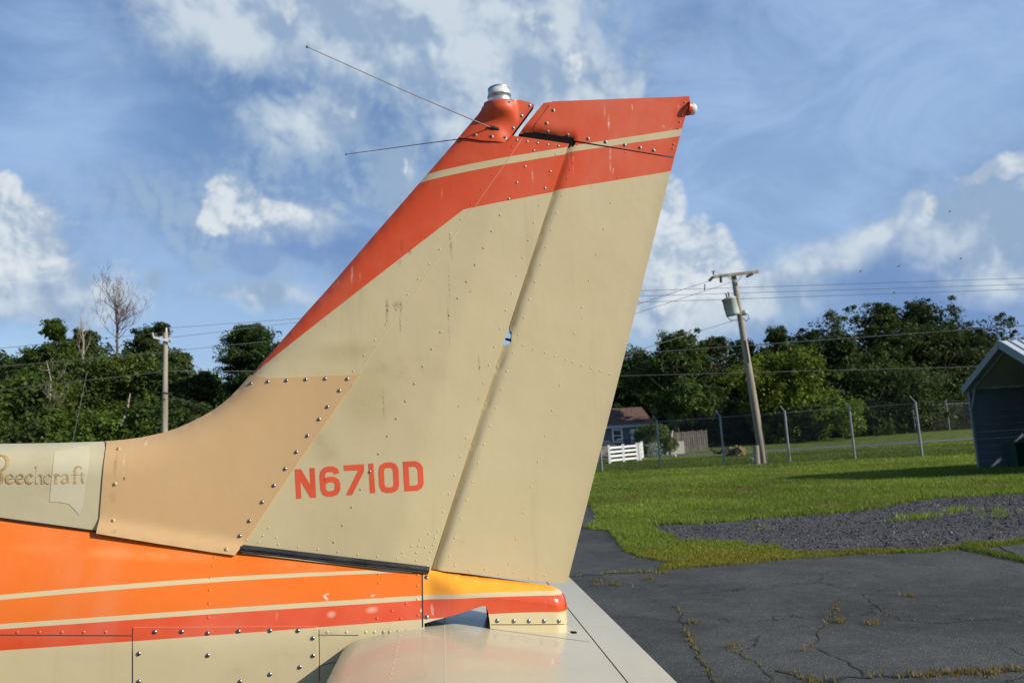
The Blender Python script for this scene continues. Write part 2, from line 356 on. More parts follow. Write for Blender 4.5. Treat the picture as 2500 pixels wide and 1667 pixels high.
def leaf_mat(name, trans=.35, rough=.6):
    m = bpy.data.materials.new(name); m.use_nodes = True; m.node_tree.nodes.clear(); b = NB(m.node_tree)
    a = b.node('ShaderNodeAttribute', attribute_name='tint').outputs['Color']
    d = b.node('ShaderNodeBsdfPrincipled'); b.put(d.inputs['Base Color'], a); d.inputs['Roughness'].default_value = rough; d.inputs['Specular IOR Level'].default_value = .25
    t = b.node('ShaderNodeBsdfTranslucent'); b.put(t.inputs[0], b.mix(1., a, (1.25, 1.3, .55), 'MULTIPLY'))
    x = b.node('ShaderNodeMixShader'); x.inputs[0].default_value = trans; b.l.new(d.outputs[0], x.inputs[1]); b.l.new(t.outputs[0], x.inputs[2])
    o = b.node('ShaderNodeOutputMaterial'); b.l.new(x.outputs[0], o.inputs[0]); return m
m_leaf = leaf_mat('leaves'); m_blade = leaf_mat('grass_blades', .3)
def cheap_noise(x, y, s, seed=0):
    r = np.random.default_rng(seed); v = 0
    for i in range(5):
        k = s*(1.7**i); a = r.uniform(0, 6.28, 4); v = v+(np.sin(x*k*math.cos(a[0])+y*k*math.sin(a[0])+a[1])*np.sin(x*k*math.cos(a[2])+y*k*math.sin(a[2])+a[3]))/(1.4**i)
    return v
N = 330000
u = rng.uniform(0, 1, N); dist = 8.5*(62/8.5)**u
ang = rng.uniform(rad(-3), rad(47), N); gx = dist*np.sin(ang); gy = dist*np.cos(ang)
ok = ~inside(apron_poly, gx, gy) & ~inside(slab_poly, gx, gy)
ingr = inside(gravel_poly, gx, gy); cn = cheap_noise(gx, gy, .9, 3)
ok &= ~ingr | (rng.uniform(0, 1, N) < np.where(cn > 1.2, .25, .004))
rd = np.array(ra+rb[::-1]); ok &= ~inside([tuple(p) for p in rd], gx, gy)
gx, gy, dist, cn = gx[ok], gy[ok], dist[ok], cn[ok]
# yellow mossy zone near the pavement, short; tall green further out
ydepth = np.interp(gx, [p[0] for p in edge[6:]], [p[1] for p in edge[6:]])
near = np.clip(1-(gy-ydepth-.0)/3.2, 0, 1)*np.clip((9-gx)/5, .25, 1)
cn2 = cheap_noise(gx, gy, .35, 9); ylw = np.clip(near*1.2+cn2*.10, 0, 1)[:, None]
cols = np.array([.150, .205, .030])*(1-ylw) + np.array([.205, .185, .028])*ylw
cols = cols*(1+.22*cn[:, None]*.6)
dry = (cheap_noise(gx, gy, 1.3, 5) > 1.1)[:, None]; cols = cols*rng.uniform(.75, 1.3, (len(gx), 1)); cols = np.where(dry & (rng.uniform(0, 1, (len(gx), 1)) < .5), np.array([.20, .17, .06]), cols)
flower = rng.uniform(0, 1, (len(gx), 1)) < .006; cols = np.where(flower, np.array([.45, .45, .36]), cols)
hh = (.03+.045*(1-near))*(1+.35*cheap_noise(gx, gy, .6, 4)).clip(.4, 1.8)*np.where(dist > 52, .6, 1); ww = np.clip(dist*.00045, .004, .03)
tall = ((dist > 39) & (rng.uniform(0, 1, len(gx)) < .25)); hh = np.where(tall & (dist < 50), hh*1.7, hh)
gzz = np.array([gz(a, b) for a, b in zip(gx, gy)])
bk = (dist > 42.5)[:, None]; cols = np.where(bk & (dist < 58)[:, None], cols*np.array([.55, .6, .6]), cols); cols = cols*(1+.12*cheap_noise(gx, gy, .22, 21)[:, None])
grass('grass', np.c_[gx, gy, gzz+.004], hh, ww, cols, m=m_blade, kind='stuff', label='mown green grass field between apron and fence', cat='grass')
# weeds in cracks
wp, wh, wc = [], [], []
for ln, den, h0 in [(crack_pts[1], 26, .04), (crack_pts[6], 120, .032), (crack_pts[7], 120, .038), (crack_pts[2], 15, .035), (crack_pts[4], 14, .03), (crack_pts[8], 60, .04), (crack_pts[3], 9, .03)]:
    L = len(ln)
    pres = rng.uniform(0, 1, L)
    for i in range(L-1):
        seg = np.linalg.norm(ln[i+1]-ln[i]); c = cheap_noise(ln[i][0], ln[i][1], 2.5, 11)
        for _ in range(int(den*seg*max(0, .7+c)*1.6)):
            q = ln[i]+(ln[i+1]-ln[i])*random.random()+rng.normal(0, .012 if den < 100 else .035, 2); wp.append((*q, .006)); wh.append(h0*random.uniform(.4, 1.4)); wc.append([(.21, .15, .05), (.15, .14, .04), (.25, .19, .085)][random.randrange(3)])
for i in range(len(edge)-9, len(edge)-1):
    a, b = edge[i][:2], edge[i+1][:2]
    for _ in range(int(60*np.linalg.norm(b-a))):
        q = a+(b-a)*random.random()+rng.normal(0, .05, 2); wp.append((*q, .006)); wh.append(random.uniform(.02, .08)); wc.append([(.20, .16, .03), (.08, .13, .02)][random.randrange(2)])
for px, py in [(1460, 1420), (1500, 1428), (2290, 1345), (2130, 1345), (1690, 1520), (2050, 1520), (2130, 1525), (1790, 1582), (2220, 1455), (2100, 1350), (1960, 1350), (1620, 1400), (1585, 1415)]:
    g = gp(px, py)
    for _ in range(18): wp.append((g[0]+random.gauss(0, .04), g[1]+random.gauss(0, .03), .006)); wh.append(random.uniform(.02, .07)); wc.append((.2, .16, .04))
for _ in range(1500):   # moss strip round the patch of pavement at the right
    a = np.array(gp(2350, 1338)[:2]); b = np.array(gp(2520, 1374)[:2]); q = a+(b-a)*random.random()+rng.normal(0, .05, 2); wp.append((*q, .014)); wh.append(random.uniform(.015, .05)); wc.append((.11, .15, .02))
grass('crack_weeds', np.array(wp), np.array(wh), np.full(len(wp), .0035), np.array(wc), lean=.9, m=m_blade, kind='stuff', label='dry yellow weeds sprouting from pavement cracks', cat='weeds')
# loose stones on gravel
gx = rng.uniform(3, 20, 60000); gy = rng.uniform(9, 22, 60000); ok = inside(gravel_poly, gx, gy); gx, gy = gx[ok], gy[ok]; n = len(gx)
base = np.array([[1, 0, 0], [-.5, .87, 0], [-.5, -.87, 0], [0, 0, 1]]); tri = np.array([[0, 1, 3], [1, 2, 3], [2, 0, 3]]).ravel()
sz = rng.uniform(.008, .026, n); a = rng.uniform(0, 6.28, n)
T = base[None]*sz[:, None, None]*rng.uniform(.6, 1.3, (n, 4, 3)); ca, sa = np.cos(a)[:, None], np.sin(a)[:, None]
T = np.stack([T[..., 0]*ca-T[..., 1]*sa, T[..., 0]*sa+T[..., 1]*ca, T[..., 2]], -1)+np.stack([gx, gy, np.full(n, .008)], -1)[:, None]
c = np.array([.062, .059, .062])*rng.uniform(.5, 1.7, (n, 1)); c = np.where(rng.uniform(0, 1, (n, 1)) < .02, np.array([.25, .24, .24]), c)
m_tint = mat('stone_chips', (1, 1, 1), .9, attr='tint', spec=.2)
fastmesh('gravel', T[:, tri].reshape(-1, 3), 3, np.repeat(c, 9, 0), m_tint, kind='stuff', label='dark crushed stone on the strip beside the apron', cat='gravel')

# ================================================================= TREES
m_bark = mat('bark', (.10, .08, .06), .9, var=.4, vscale=6, bump=.6, bscale=20, stretch=(1, 1, .3), spec=.1)
m_bark2 = mat('pale_bark', (.30, .26, .21), .9, var=.3, vscale=5, bump=.4, bscale=20, stretch=(1, 1, .3), spec=.1)
m_dead = mat('dead_wood', (.12, .072, .056), .9, var=.3, vscale=4, spec=.1)
def branch(mb, p, d, L, r, depth, up=.2, spread=.7, tips=None, seg=4, wob=.18, kids=(2, 4), n=5):
    pts = [Vector(p)]; rs = [r]; d = Vector(d).normalized()
    for i in range(seg):
        d = (d+Vector((random.gauss(0, wob), random.gauss(0, wob), random.gauss(0, wob)+up*.12))).normalized(); pts.append(pts[-1]+d*L/seg); rs.append(max(.008, r*(1-.75*(i+1)/seg)))
    mb.tube(pts, rs, n, cap=False)
    if tips is not None: tips.append((pts[-1], depth))
    if depth > 0:
        for _ in range(random.randint(*kids)):
            i = random.randint(1, seg); ax = Vector((random.gauss(0, 1), random.gauss(0, 1), random.gauss(0, .5)+up)).normalized()
            branch(mb, pts[i], (d+ax*spread*1.4), L*random.uniform(.5, .75), rs[i]*.65, depth-1, up, spread, tips, max(2, seg-1), wob, kids, max(3, n-1))
def leaves(cent, rad_, n, s, col, cv, seedtint=.25, flat=.75):
    """leaf faces around clump centres, clump by clump"""
    K = len(cent); idx = rng.integers(0, K, n); c = cent[idx]; rr = rad_[idx]
    v = rng.normal(0, 1, (n, 3)); v /= np.linalg.norm(v, axis=1)[:, None]; q = rng.uniform(.15, 1.25, n)**.6
    p = c+v*(rr*q)[:, None]*np.array([1, 1, flat])
    nrm = v*.7+rng.normal(0, .6, (n, 3))+np.array([0, 0, .35]); nrm /= np.linalg.norm(nrm, axis=1)[:, None]
    t = np.cross(nrm, rng.normal(0, 1, (n, 3))); t /= np.linalg.norm(t, axis=1)[:, None]; b = np.cross(nrm, t)
    sz = s*rng.uniform(.6, 1.4, n)[:, None]
    V = np.stack([p-t*sz, p+b*sz*.55, p+t*sz, p-b*sz*.55], 1)
    cl = rng.normal(1, cv, K).clip(.45, 1.7)[idx][:, None]; hue = rng.normal(0, seedtint*.5, K)[idx][:, None]
    C = np.array(col)[None]*cl*rng.uniform(.75, 1.25, (n, 1)); C = C*np.array([1, 1, 1])+hue*np.array([.03, .004, 0]); C = C.clip(.004, 1)
    return V.reshape(-1, 3), np.repeat(C, 4, 0)
lerp_ = lambda x, a, b: float(np.interp(x, a, b))
def tree(px, pytop, wpx, depth, kind, label, cat='tree', group='trees along the far edge of the field', col=(.040, .075, .015), n=None, leaf=.13, low=.15, name=None):
    top = at(px, pytop, depth); x, y = top[0], top[1]; z0 = gz(x, y); Hh = top[2]-z0; Wd = wpx/F_PX*math.hypot(x, y)/2
    root = empty(name or kind+'_tree', (x, y, z0), label=label, cat=cat, group=group)
    q_ = random.uniform(.85, 1.15); col = (col[0]*q_*random.uniform(.85, 1.06), col[1]*q_, col[2]*q_*random.uniform(.7, 1.5))
    tips = []; mb = MB()
    if kind == 'pine':
        mb.tube([(x, y, z0), (x+.1, y, z0+Hh*.5), (x, y, z0+Hh*.97)], [.22, .16, .03], 7)
        cs, rs = [], []; z = low*Hh
        bm_ = MB()
        while z < Hh*.985:
            t = (z-low*Hh)/(Hh*(1-low)); rad_ = Wd*(lerp_(t, [0, .25, .6, .85, 1], [.7, .95, 1., .8, .3]))*random.uniform(.7, 1.12)
            for _ in range(random.randint(3, 6)):
                a = random.uniform(0, 6.28); L = rad_*random.uniform(.6, 1.05); rise = random.uniform(-.05, .3)*L
                e = Vector((x+math.cos(a)*L, y+math.sin(a)*L, z0+z+rise)); bm_.tube([(x, y, z0+z-.1), e], [.05, .015], 4, cap=False)
                for q in np.arange(.35, 1.05, .2): cs.append((x+(e.x-x)*q, y+(e.y-y)*q, z0+z+rise*q)); rs.append(.34+.34*random.random())
            z += random.uniform(.16, .34)
        mb.build('trunk', m_bark, root); bm_.build('branch', m_bark, root)
        V, C = leaves(np.array(cs), np.array(rs), n or 42000, leaf*.75, col, .28, flat=.62)
    else:
        trunk_h = Hh*(low+.1)
        if low > .02:
            mb.tube([(x, y, z0-.1), (x+random.gauss(0, .2), y, z0+Hh*.35), (x+random.gauss(0, .4), y, z0+Hh*.8)], [.05+.022*Hh, .04+.014*Hh, .05], 7)
            mb.build('trunk', m_bark, root)
            bmx = m_bark if random.random() < .6 else m_bark2
            for i in range(6):
                lb = MB(); a = random.uniform(0, 6.28); branch(lb, (x, y, z0+Hh*random.uniform(max(.12, low), .6)), (math.cos(a), math.sin(a), random.uniform(.3, .9)), Wd*random.uniform(.7, 1.), .05+.006*Hh, 1, n=4)
                lb.build('branch', bmx, root)
        K = int(60+Hh*20); cs, rs = [], []
        lobes = [(Vector((random.gauss(0, .42)*Wd, random.gauss(0, .42)*Wd, random.uniform(.34, .86)*Hh)), random.uniform(.40, .62)*Wd) for _ in range(6+int(Hh/Wd*2.2))]+[(Vector((random.gauss(0, .12)*Wd, 0, Hh-.36*Wd)), .36*Wd) for _ in range(2)]
        if low < .12: lobes += [(Vector((random.gauss(0, .5)*Wd, random.gauss(0, .5)*Wd, random.uniform(.08, .45)*Hh)), random.uniform(.45, .65)*Wd) for _ in range(6)]
        lw = [r*r for _, r in lobes]
        for _ in range(K):
            c, r = random.choices(lobes, lw)[0]; v = Vector((random.gauss(0, 1), random.gauss(0, 1)-.35, random.gauss(0, 1)+.1)).normalized(); q = random.uniform(.62, 1.08)
            p = c+v*r*q; p.z = min(max(p.z, low*Hh*.7), Hh-.12)
            k_ = 1.
            if random.random() < .22: p = c+v*r*random.uniform(1.05, 1.2); k_ = .5; p.z = min(max(p.z, low*Hh*.7), Hh+.3)
            cs.append((x+p.x, y+p.y, z0+p.z)); rs.append(k_*random.uniform(.34, .78)*(.6+Wd*.11))
        V, C = leaves(np.array(cs), np.array(rs), n or int(88*K), leaf*.92, col, .24)
        if not n or n > 5000:
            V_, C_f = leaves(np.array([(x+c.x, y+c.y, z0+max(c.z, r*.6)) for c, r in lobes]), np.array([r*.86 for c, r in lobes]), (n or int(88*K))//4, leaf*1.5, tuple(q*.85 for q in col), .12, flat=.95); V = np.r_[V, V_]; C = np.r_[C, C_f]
    fastmesh('crown', V, 4, C, m_leaf, root)
    return root
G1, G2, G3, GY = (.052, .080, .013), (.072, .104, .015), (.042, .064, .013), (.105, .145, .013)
T = [  # px, top, width, depth, kind, label, colour, low
 (1505, 845, 150, 84, 'leafy', 'dark tree rising behind the brown roof of the blue house', G3, .05),
 (1632, 812, 165, 70, 'leafy', 'pointed bright tree just right of the blue house behind the round bush', G2, .28),
 (1580, 868, 130, 86, 'leafy', 'dark tree at left behind the pointed bright tree', G3, .05),
 (1735, 820, 150, 84, 'leafy', 'tall dark tree immediately left of the leaning utility pole', G1, .25),
 (1820, 822, 130, 86, 'leafy', 'round topped tree partly hidden by the leaning utility pole', G3, .05),
 (1885, 798, 130, 84, 'leafy', 'tree with a small raised tip just right of the leaning pole', G1, .05),
 (1965, 815, 190, 88, 'leafy', 'mid green tree behind the bright yellow green tree', G1, .05),
 (1900, 862, 190, 71, 'leafy', 'bright yellow green tree right of the leaning pole', GY, .04),
 (1985, 960, 150, 68, 'leafy', 'low yellow green tree in front of the fence post cluster', GY, .03),
 (2045, 808, 180, 80, 'leafy', 'green tree left of the tallest dark tree', G1, .05),
 (2155, 737, 170, 84, 'leafy', 'tallest tree with its feathery twin tip, left half', G3, .1),
 (2240, 733, 180, 86, 'leafy', 'tallest rounded dark tree, right half of the high clump', G3, .1),
 (2320, 788, 160, 86, 'leafy', 'dark tree sloping down right of the tallest clump', G3, .05),
 (2385, 806, 110, 90, 'leafy', 'smaller dark tree between the high clump and the shed roof', G3, .05),
 (2450, 826, 110, 95, 'leafy', 'low dark tree just above the shed roof tip', G3, .05),
 (2560, 800, 130, 95, 'leafy', 'dark tree behind the shed roof at the frame edge', G3, .05),
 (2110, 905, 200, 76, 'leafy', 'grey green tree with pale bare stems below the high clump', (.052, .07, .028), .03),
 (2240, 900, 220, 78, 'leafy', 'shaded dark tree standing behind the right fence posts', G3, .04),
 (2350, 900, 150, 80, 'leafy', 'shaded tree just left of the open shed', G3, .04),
 (20, 866, 170, 78, 'leafy', 'dark tree at the left frame edge with its rounded top', G3, .03),
 (130, 782, 120, 70, 'leafy', 'tall open tree left of the dead brown tree', G1, .2),
 (215, 805, 110, 78, 'leafy', 'thin open crowned tree directly left of the dead trunk', G1, .35),
 (170, 870, 200, 66, 'leafy', 'broad green tree below the thin open crowned tree', G2, .03),
 (350, 800, 120, 72, 'leafy', 'evergreen with a double tip left of the near pole', G3, .05),
 (392, 792, 60, 70, 'leafy', 'narrow evergreen tip right behind the near pole', G3, .1),
 (300, 872, 220, 64, 'leafy', 'wide green tree below the dead brown tree', G2, .03),
 (435, 858, 140, 66, 'leafy', 'green tree right of the near pole sloping to the fin', G1, .03),
 (500, 905, 150, 64, 'leafy', 'low green tree between the near pole and the lone pine', G1, .03),
 (60, 925, 240, 60, 'leafy', 'bright low tree at the bottom left frame edge', G2, .02),
 (700, 930, 180, 68, 'leafy', 'green tree hidden behind the fin root', G1, .03),
]
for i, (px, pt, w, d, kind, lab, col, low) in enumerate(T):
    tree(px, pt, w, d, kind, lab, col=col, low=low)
tree(612, 795, 165, 60, 'pine', 'lone pine with layered boughs beside the fin leading edge', col=(.045, .085, .018), low=.3)
for px, pt, w, d, lab in [(90, 985, 240, 56, 'yellow green shrub above the fuselage at far left'), (250, 1000, 230, 55, 'shrub above the patched paintwork of the fuselage'), (420, 985, 220, 56, 'shrub round the foot of the near pole'), (560, 985, 190, 58, 'shrub above the start of the dorsal fillet'),
                          (1700, 985, 150, 80, 'shaded shrub behind the wooden picket fence'), (1810, 985, 150, 76, 'dark shrub behind the foot of the leaning pole'), (1920, 1000, 160, 74, 'shrub with pale bare stems beyond the fence'), (2090, 990, 160, 76, 'shrub beyond the road in the middle of the fence run'), (2180, 1000, 150, 84, 'dark shrub at the far lawn edge'), (2290, 1000, 150, 88, 'dark shrub on the far lawn near the shed'), (2390, 1000, 120, 90, 'dark shrub hidden behind the shed post'), (1600, 960, 120, 82, 'shaded shrub between house and bright tree')]:
    tree(px, pt, w, d, 'leafy', lab, cat='shrub', group='shrubs under the tree line', col=G2 if px < 300 else (G3 if px > 1000 else G1), low=.0, name='shrub', leaf=.12)
# the wood beyond, which reads as one dark mass
wc2, wr2 = [], []
for px in list(range(-350, 760, 9))+list(range(1330, 2750, 9)):
    d = random.uniform(92, 108); ptop = lerp_(px, [-350, 0, 150, 400, 520, 600, 740, 1330, 1500, 1700, 1800, 2000, 2100, 2250, 2400, 2750], [880, 885, 850, 850, 930, 960, 930, 890, 880, 870, 850, 845, 800, 790, 830, 850])
    t = at(px, ptop, d); g0 = gz(t[0], t[1]); z = g0+.5
    while z < t[2]: wc2.append((t[0]+random.gauss(0, .6), d+random.gauss(0, 2), z+random.gauss(0, .4))); wr2.append(random.uniform(.8, 1.5)); z += 1.1
V, C = leaves(np.array(wc2), np.array(wr2), 90000, .26, (.040, .058, .014), .22)
fastmesh('distant_wood', V, 4, C, m_leaf, kind='stuff', label='dark wood closing the gaps behind the trees', cat='wood')
# dead tree
def dead_tree(px, pytop, depth, label, L=1., m=m_dead, name='dead_tree', bend=0, lo=.45, h=None, nb_=46, up=.5, n3=2):
    top = at(px, pytop, depth); x, y = top[0], top[1]; z0 = gz(x, y); Hh = top[2]-z0
    root = empty(name, (x, y, z0), label=label, cat='dead tree'); mb = MB(); mb.tube([(x, y, z0), (x-.1, y, z0+Hh*.5), (x+bend, y, z0+Hh*.85), (x+bend-.3, y, z0+Hh)], [.24*L, .15*L, .08*L, .02], 7); mb.build('trunk', m, root)
    for i in range(nb_):
        b = MB(); t = random.uniform(lo, .97); a = random.uniform(0, 6.28); l = ((1.9-abs(t-.78)*3.2) if n3 == 2 else 1.75)*L*random.uniform(.7, 1.2)
        branch(b, (x+bend*(t-.4), y, z0+Hh*t), (math.cos(a)*.8, math.sin(a)*.8, up), max(.4, l), .045*L, n3, up=1.0, spread=.55, seg=4, wob=.22, kids=(2, 4), n=3)
        b.build('branch', m, root)
dead_tree(292, 722, 69, 'bare reddish brown dead tree towering over the left trees', 1., lo=.76, bend=-.2, nb_=24, up=.45, n3=3)
dead_tree(205, 770, 66, 'grey bare tree with forked limbs left of the brown dead tree', .8, m=m_bark2, name='bare_tree', lo=.5, nb_=12, up=.8)
dead_tree(125, 880, 57, 'pale dead snag with drooping twigs at the left', .6, m=m_bark2, name='bare_snag', lo=.3, nb_=14, up=.1)
def snag(px0, py0, px1, py1, d, r, label, name='broken_trunk'):
    a, b = at(px0, py0, d), at(px1, py1, d); root = MB(); m = (a+b)/2+np.array([.1, 0, .1]); root.tube([a, m, b], [r, r*.8, r*.3], 6); o = root.build(name, m_bark2, None); tag(o, label, 'trunk')
snag(296, 1040, 318, 960, 54, .10, 'pale broken trunk leaning among the left trees')
snag(2215, 1058, 2206, 1015, 80, .35, 'short grey trunk foot on the far lawn')
snag(1625, 1108, 1642, 1050, 62, .2, 'slanting grey trunk between round bush and picket fence')

# ================================================================= POLES AND LINES
m_pole = mat('pole_wood', (.27, .23, .18), .9, var=.3, vscale=5, bump=.5, bscale=25, stretch=(1, 1, .08), spec=.15, col2=(.36, .31, .25))
m_galv = mat('galvanised', (.22, .24, .26), .6, .3, var=.15, vscale=20)
m_dark = mat('dark_fitting', (.03, .028, .027), .7)
m_trans = mat('transformer_paint', (.42, .45, .44), .5, var=.08, vscale=3)
m_cable = mat('cable', (.10, .10, .105), .6)
def pole_axis(px0, py0, px1, py1, d, dz=0):
    a = at(px0, py0, d); b = at(px1, py1, d); a = a+(a-b)/np.linalg.norm(a-b)*.6; return Vector(a), Vector(b)
A, B_ = pole_axis(1865, 1133, 1790, 668, 40)
up_ = utility = empty('utility_pole', (A.x, A.y, gz(A.x, A.y)), label='weathered wooden utility pole leaning left, with crossarm and transformer', cat='utility pole')
mb = MB(); mb.tube([A+(B_-A)*t for t in np.linspace(0, 1, 8)], [.235-.10*t for t in np.linspace(0, 1, 8)], 12); mb.build('shaft', m_pole, up_)
def AT(px, py, d=39.75): return Vector(at(px, py, d))
mb = MB(); mb.beam(AT(1742, 676), AT(1851, 663), .13, .15); mb.build('crossarm', m_pole, up_)
for p, q in [((1776, 675), (1797, 690)), ((1812, 672), (1799, 690))]:
    mb = MB(); mb.beam(AT(*p, 39.6), AT(*q, 39.6), .03, .04); mb.build('brace', m_galv, up_)
for p, q in [((1741, 676), (1731, 686)), ((1760, 674), (1760, 690)), ((1838, 668), (1822, 676))]:
    mb = MB(); a, b = AT(*p, 39.5), AT(*q, 39.5); k = 5
    mb.tube([a+(b-a)*t/8 for t in range(9)], [.05, .09]*4+[.04], 8); mb.build('insulator', m_dark, up_)
mb = MB(); c = AT(1742, 668, 39.7); mb.tube([c-Vector((0, 0, .05)), c+Vector((0, 0, .12))], [.05, .03], 8); mb.tube([c+Vector((-.1, 0, .1)), c+Vector((.1, 0, .14))], .03, 6); mb.build('pin', m_dark, up_)
mb = MB(); c0, c1 = AT(1791, 770, 39.3), AT(1780, 729, 39.3); ax = (c1-c0); h = ax.length; Mx = ax.to_track_quat('Z', 'Y').to_matrix()
mb.lathe(c0, [(0, 0), (.30, .0), (.335, .03), (.345, .1), (.345, h-.06), (.37, h-.05), (.37, h), (.30, h+.05), (0, h+.09)], 20, Mx); tr = mb.build('transformer', m_trans, up_)
for dx in (-.12, .2):
    mb = MB(); b0 = c1+Mx @ Vector((dx, -.05, .04)); mb.tube([b0+ax.normalized()*t*.04 for t in range(8)], [.05, .03]*4, 7); mb.build('bushing', m_dark, tr)
mb = MB(); mb.tube([AT(1764, 735, 39.2), AT(1768, 752, 39.2), AT(1774, 772, 39.2), AT(1784, 782, 39.2), AT(1802, 781, 39.4)], .022, 5); mb.tube([AT(1762, 735, 39.2), AT(1774, 728, 39.2), AT(1784, 726, 39.3)], .04, 6)
mb.tube([AT(1808, 770, 39.5), AT(1826, 768, 39.3), AT(1829, 778, 39.3), AT(1822, 784, 39.4), AT(1812, 776, 39.5)], .022, 5); mb.build('drop_cable', m_dark, up_)
mb = MB(); mb.tube([AT(1721, 694, 39.5), AT(1720, 709, 39.5)], .03, 6); mb.build('cutout_fuse', m_dark, up_)
mb = MB(); c = AT(1818, 763, 39.5); mb.lathe(c-Vector((0, 0, .14)), [(0, 0), (.10, .0), (.15, .06), (.15, .2), (.08, .28), (0, .3)], 14); mb.build('junction_pot', m_trans, up_)
mb = MB(); p = A+(B_-A)*.55; mb.tube([p+Vector((.0, -.2, 0)), A+(B_-A)*.66+Vector((0, -.2, 0))], .03, 6); mb.build('conduit', m_dark, up_)
A2, B2 = pole_axis(401, 1100, 404, 812, 44)
lp = empty('utility_pole', (A2.x, A2.y, gz(A2.x, A2.y)), label='slim upright wooden pole with an angled steel arm at the left', cat='utility pole')
mb = MB(); A2g = Vector((A2.x, A2.y, -.3)); mb.tube([A2g+(B2-A2g)*t for t in np.linspace(0, 1, 8)], [.19-.07*t for t in np.linspace(0, 1, 8)], 10); mb.build('shaft', m_pole, lp)
m_pale = mat('pale_metal', (.5, .5, .48), .6)
mb = MB(); mb.beam(AT(375, 823, 43.7), AT(418, 834, 43.9), .09, .11); mb.beam(AT(375, 823, 43.7), AT(373, 812, 43.7), .06, .06); mb.beam(AT(417, 834, 43.8), AT(418, 824, 43.8), .06, .06); mb.build('arm', m_pale, lp)
mb = MB(); mb.tube([AT(406, 812, 44), AT(406, 800, 44)], .05, 6); mb.build('insulator', m_pale, lp)
mb = MB(); mb.tube([AT(396, 959, 43.6), AT(420, 961, 43.6)], .06, 6); mb.build('cable_clamp', m_dark, lp)
A3, B3 = pole_axis(2374, 1060, 2357, 896, 84)
mb = MB(); mb.tube([A3, B3], [.2, .13], 8); tag(mb.build('wooden_pole', m_pole), 'far thin wooden pole just left of the open shed', 'pole')
mb = MB(); a, b = AT(1849, 1140, 39.0), AT(1845, 1087, 39.0); a = a+(a-b)*.3; mb.tube([a, b], [.17, .15], 10); tag(mb.build('pole_stub', m_pole), 'short cut off post standing against the foot of the leaning pole', 'post')
mb = MB(); c = gp(1837, 1131); mb.lathe(c+np.array([0, 0, 0]), [(0, .02), (.12, .0), (.15, .28), (.16, .3), (.13, .3), (.11, .04)], 14); tag(mb.build('bucket', m_pale), 'pale bucket on the grass left of the leaning pole', 'bucket')
def cable(pts, d0, d1, label, r=.016, sag=0.):
    a = Vector(at(*pts[0], d0)); b = Vector(at(*pts[-1], d1)); mb = MB(); N_ = 14
    mb.tube([a+(b-a)*(i/N_)-Vector((0, 0, sag*4*(i/N_)*(1-i/N_))) for i in range(N_+1)], r, 4, cap=False); o = mb.build('power_line', m_cable); tag(o, label, 'cable', 'overhead lines')
def ext(p, q, t0, t1): return (p[0]+(q[0]-p[0])*t0, p[1]+(q[1]-p[1])*t0), (p[0]+(q[0]-p[0])*t1, p[1]+(q[1]-p[1])*t1)
for p, q, d0, d1, lab, r in [
    (*ext((1565, 710), (2500, 679), -.35, 1.4), 75, 75, 'highest of the three parallel lines behind the leaning pole', .022),
    (*ext((1565, 723), (2500, 694), -.35, 1.4), 75, 75, 'middle of the three parallel lines behind the leaning pole', .022),
    (*ext((1560, 738), (2500, 706), -.35, 1.4), 75, 75, 'lowest of the three parallel lines behind the leaning pole', .022),
    (*ext((1560, 862), (2500, 795), -.25, 1.3), 46, 40, 'thick grey line crossing in front of the right trees', .022),
    ((1731, 686), (1450, 778), 39.7, 34, 'line running down left from the crossarm end', .012),
    ((1784, 690), (1450, 798), 39.8, 34, 'line running down left from the pole top', .012),
    ((1790, 783), (1450, 888), 39.7, 34, 'line running down left from below the transformer', .013),
    (*ext((1600, 915), (2380, 895), -.3, 1.1), 52, 60, 'faint line low across the right tree crowns', .012),
    (*ext((406, 801), (740, 777), 0, 3.5), 44, 70, 'upper line from the slim pole top towards the fin', .013),
    (*ext((418, 824), (740, 785), 0, 3), 44, 70, 'second line from the slim pole arm towards the fin', .013),
    (*ext((0, 895), (400, 859), -.5, 1), 42, 44, 'line reaching the slim pole from the left, upper', .018),
    (*ext((400, 859), (680, 830), 0, 3), 44, 70, 'line leaving the slim pole above the lone pine', .013),
    (*ext((0, 952), (400, 907), -.5, 1), 42, 44, 'line reaching the slim pole from the left, lower', .018),
    (*ext((400, 905), (630, 906), 0, 3), 44, 60, 'level line leaving the slim pole towards the fin', .014),
    (*ext((0, 850), (400, 812), -.5, 1), 42, 44, 'thin line crossing the left sky to the pole top', .012),
    ((403, 960), (560, 1020), 43.8, 40, 'slack line dropping right from the slim pole', .013),
    ((212, 910), (176, 1085), 50, 50, 'dark guy wire slanting down through the left trees', .02)]:
    cable((p, q), d0, d1, lab, r)

# ================================================================= CHAIN-LINK FENCE
posts = [np.array(p) for p in [(2.5, 47.5), (6.2, 46.2), (8.9, 44.2), (11.76, 42.35), (14.86, 41.0), (17.7, 39.3), (20.5, 38.0), (22.9, 36.2)]]
fence = empty('chain_link_fence', (14, 41, 0), label='grey chain-link fence with barbed wire along the grass field', cat='fence')
HF = 2.62; LEANF = Vector((0, 0, 0))
pm = None
for i, p in enumerate(posts):
    mb = MB(); mb.tube([(0, 0, -.2), (0, 0, HF)], .042 if i not in (0, 7) else .055, 10); mb.tube([(0, 0, HF-.02), (0, 0, HF+.05)], .055, 10); mb.tube([(0, 0, HF+.03), (-.16, .12, HF+.33)], .02, 6)
    if pm is None: me0 = mesh('post', mb.v, mb.f, m_galv, mb.s)
    pm = me0; o = bpy.data.objects.new('post', pm); COL.objects.link(o); o.location = (p[0], p[1], gz(*p)); o.parent = fence; o.matrix_parent_inverse = world_of(fence).inverted()
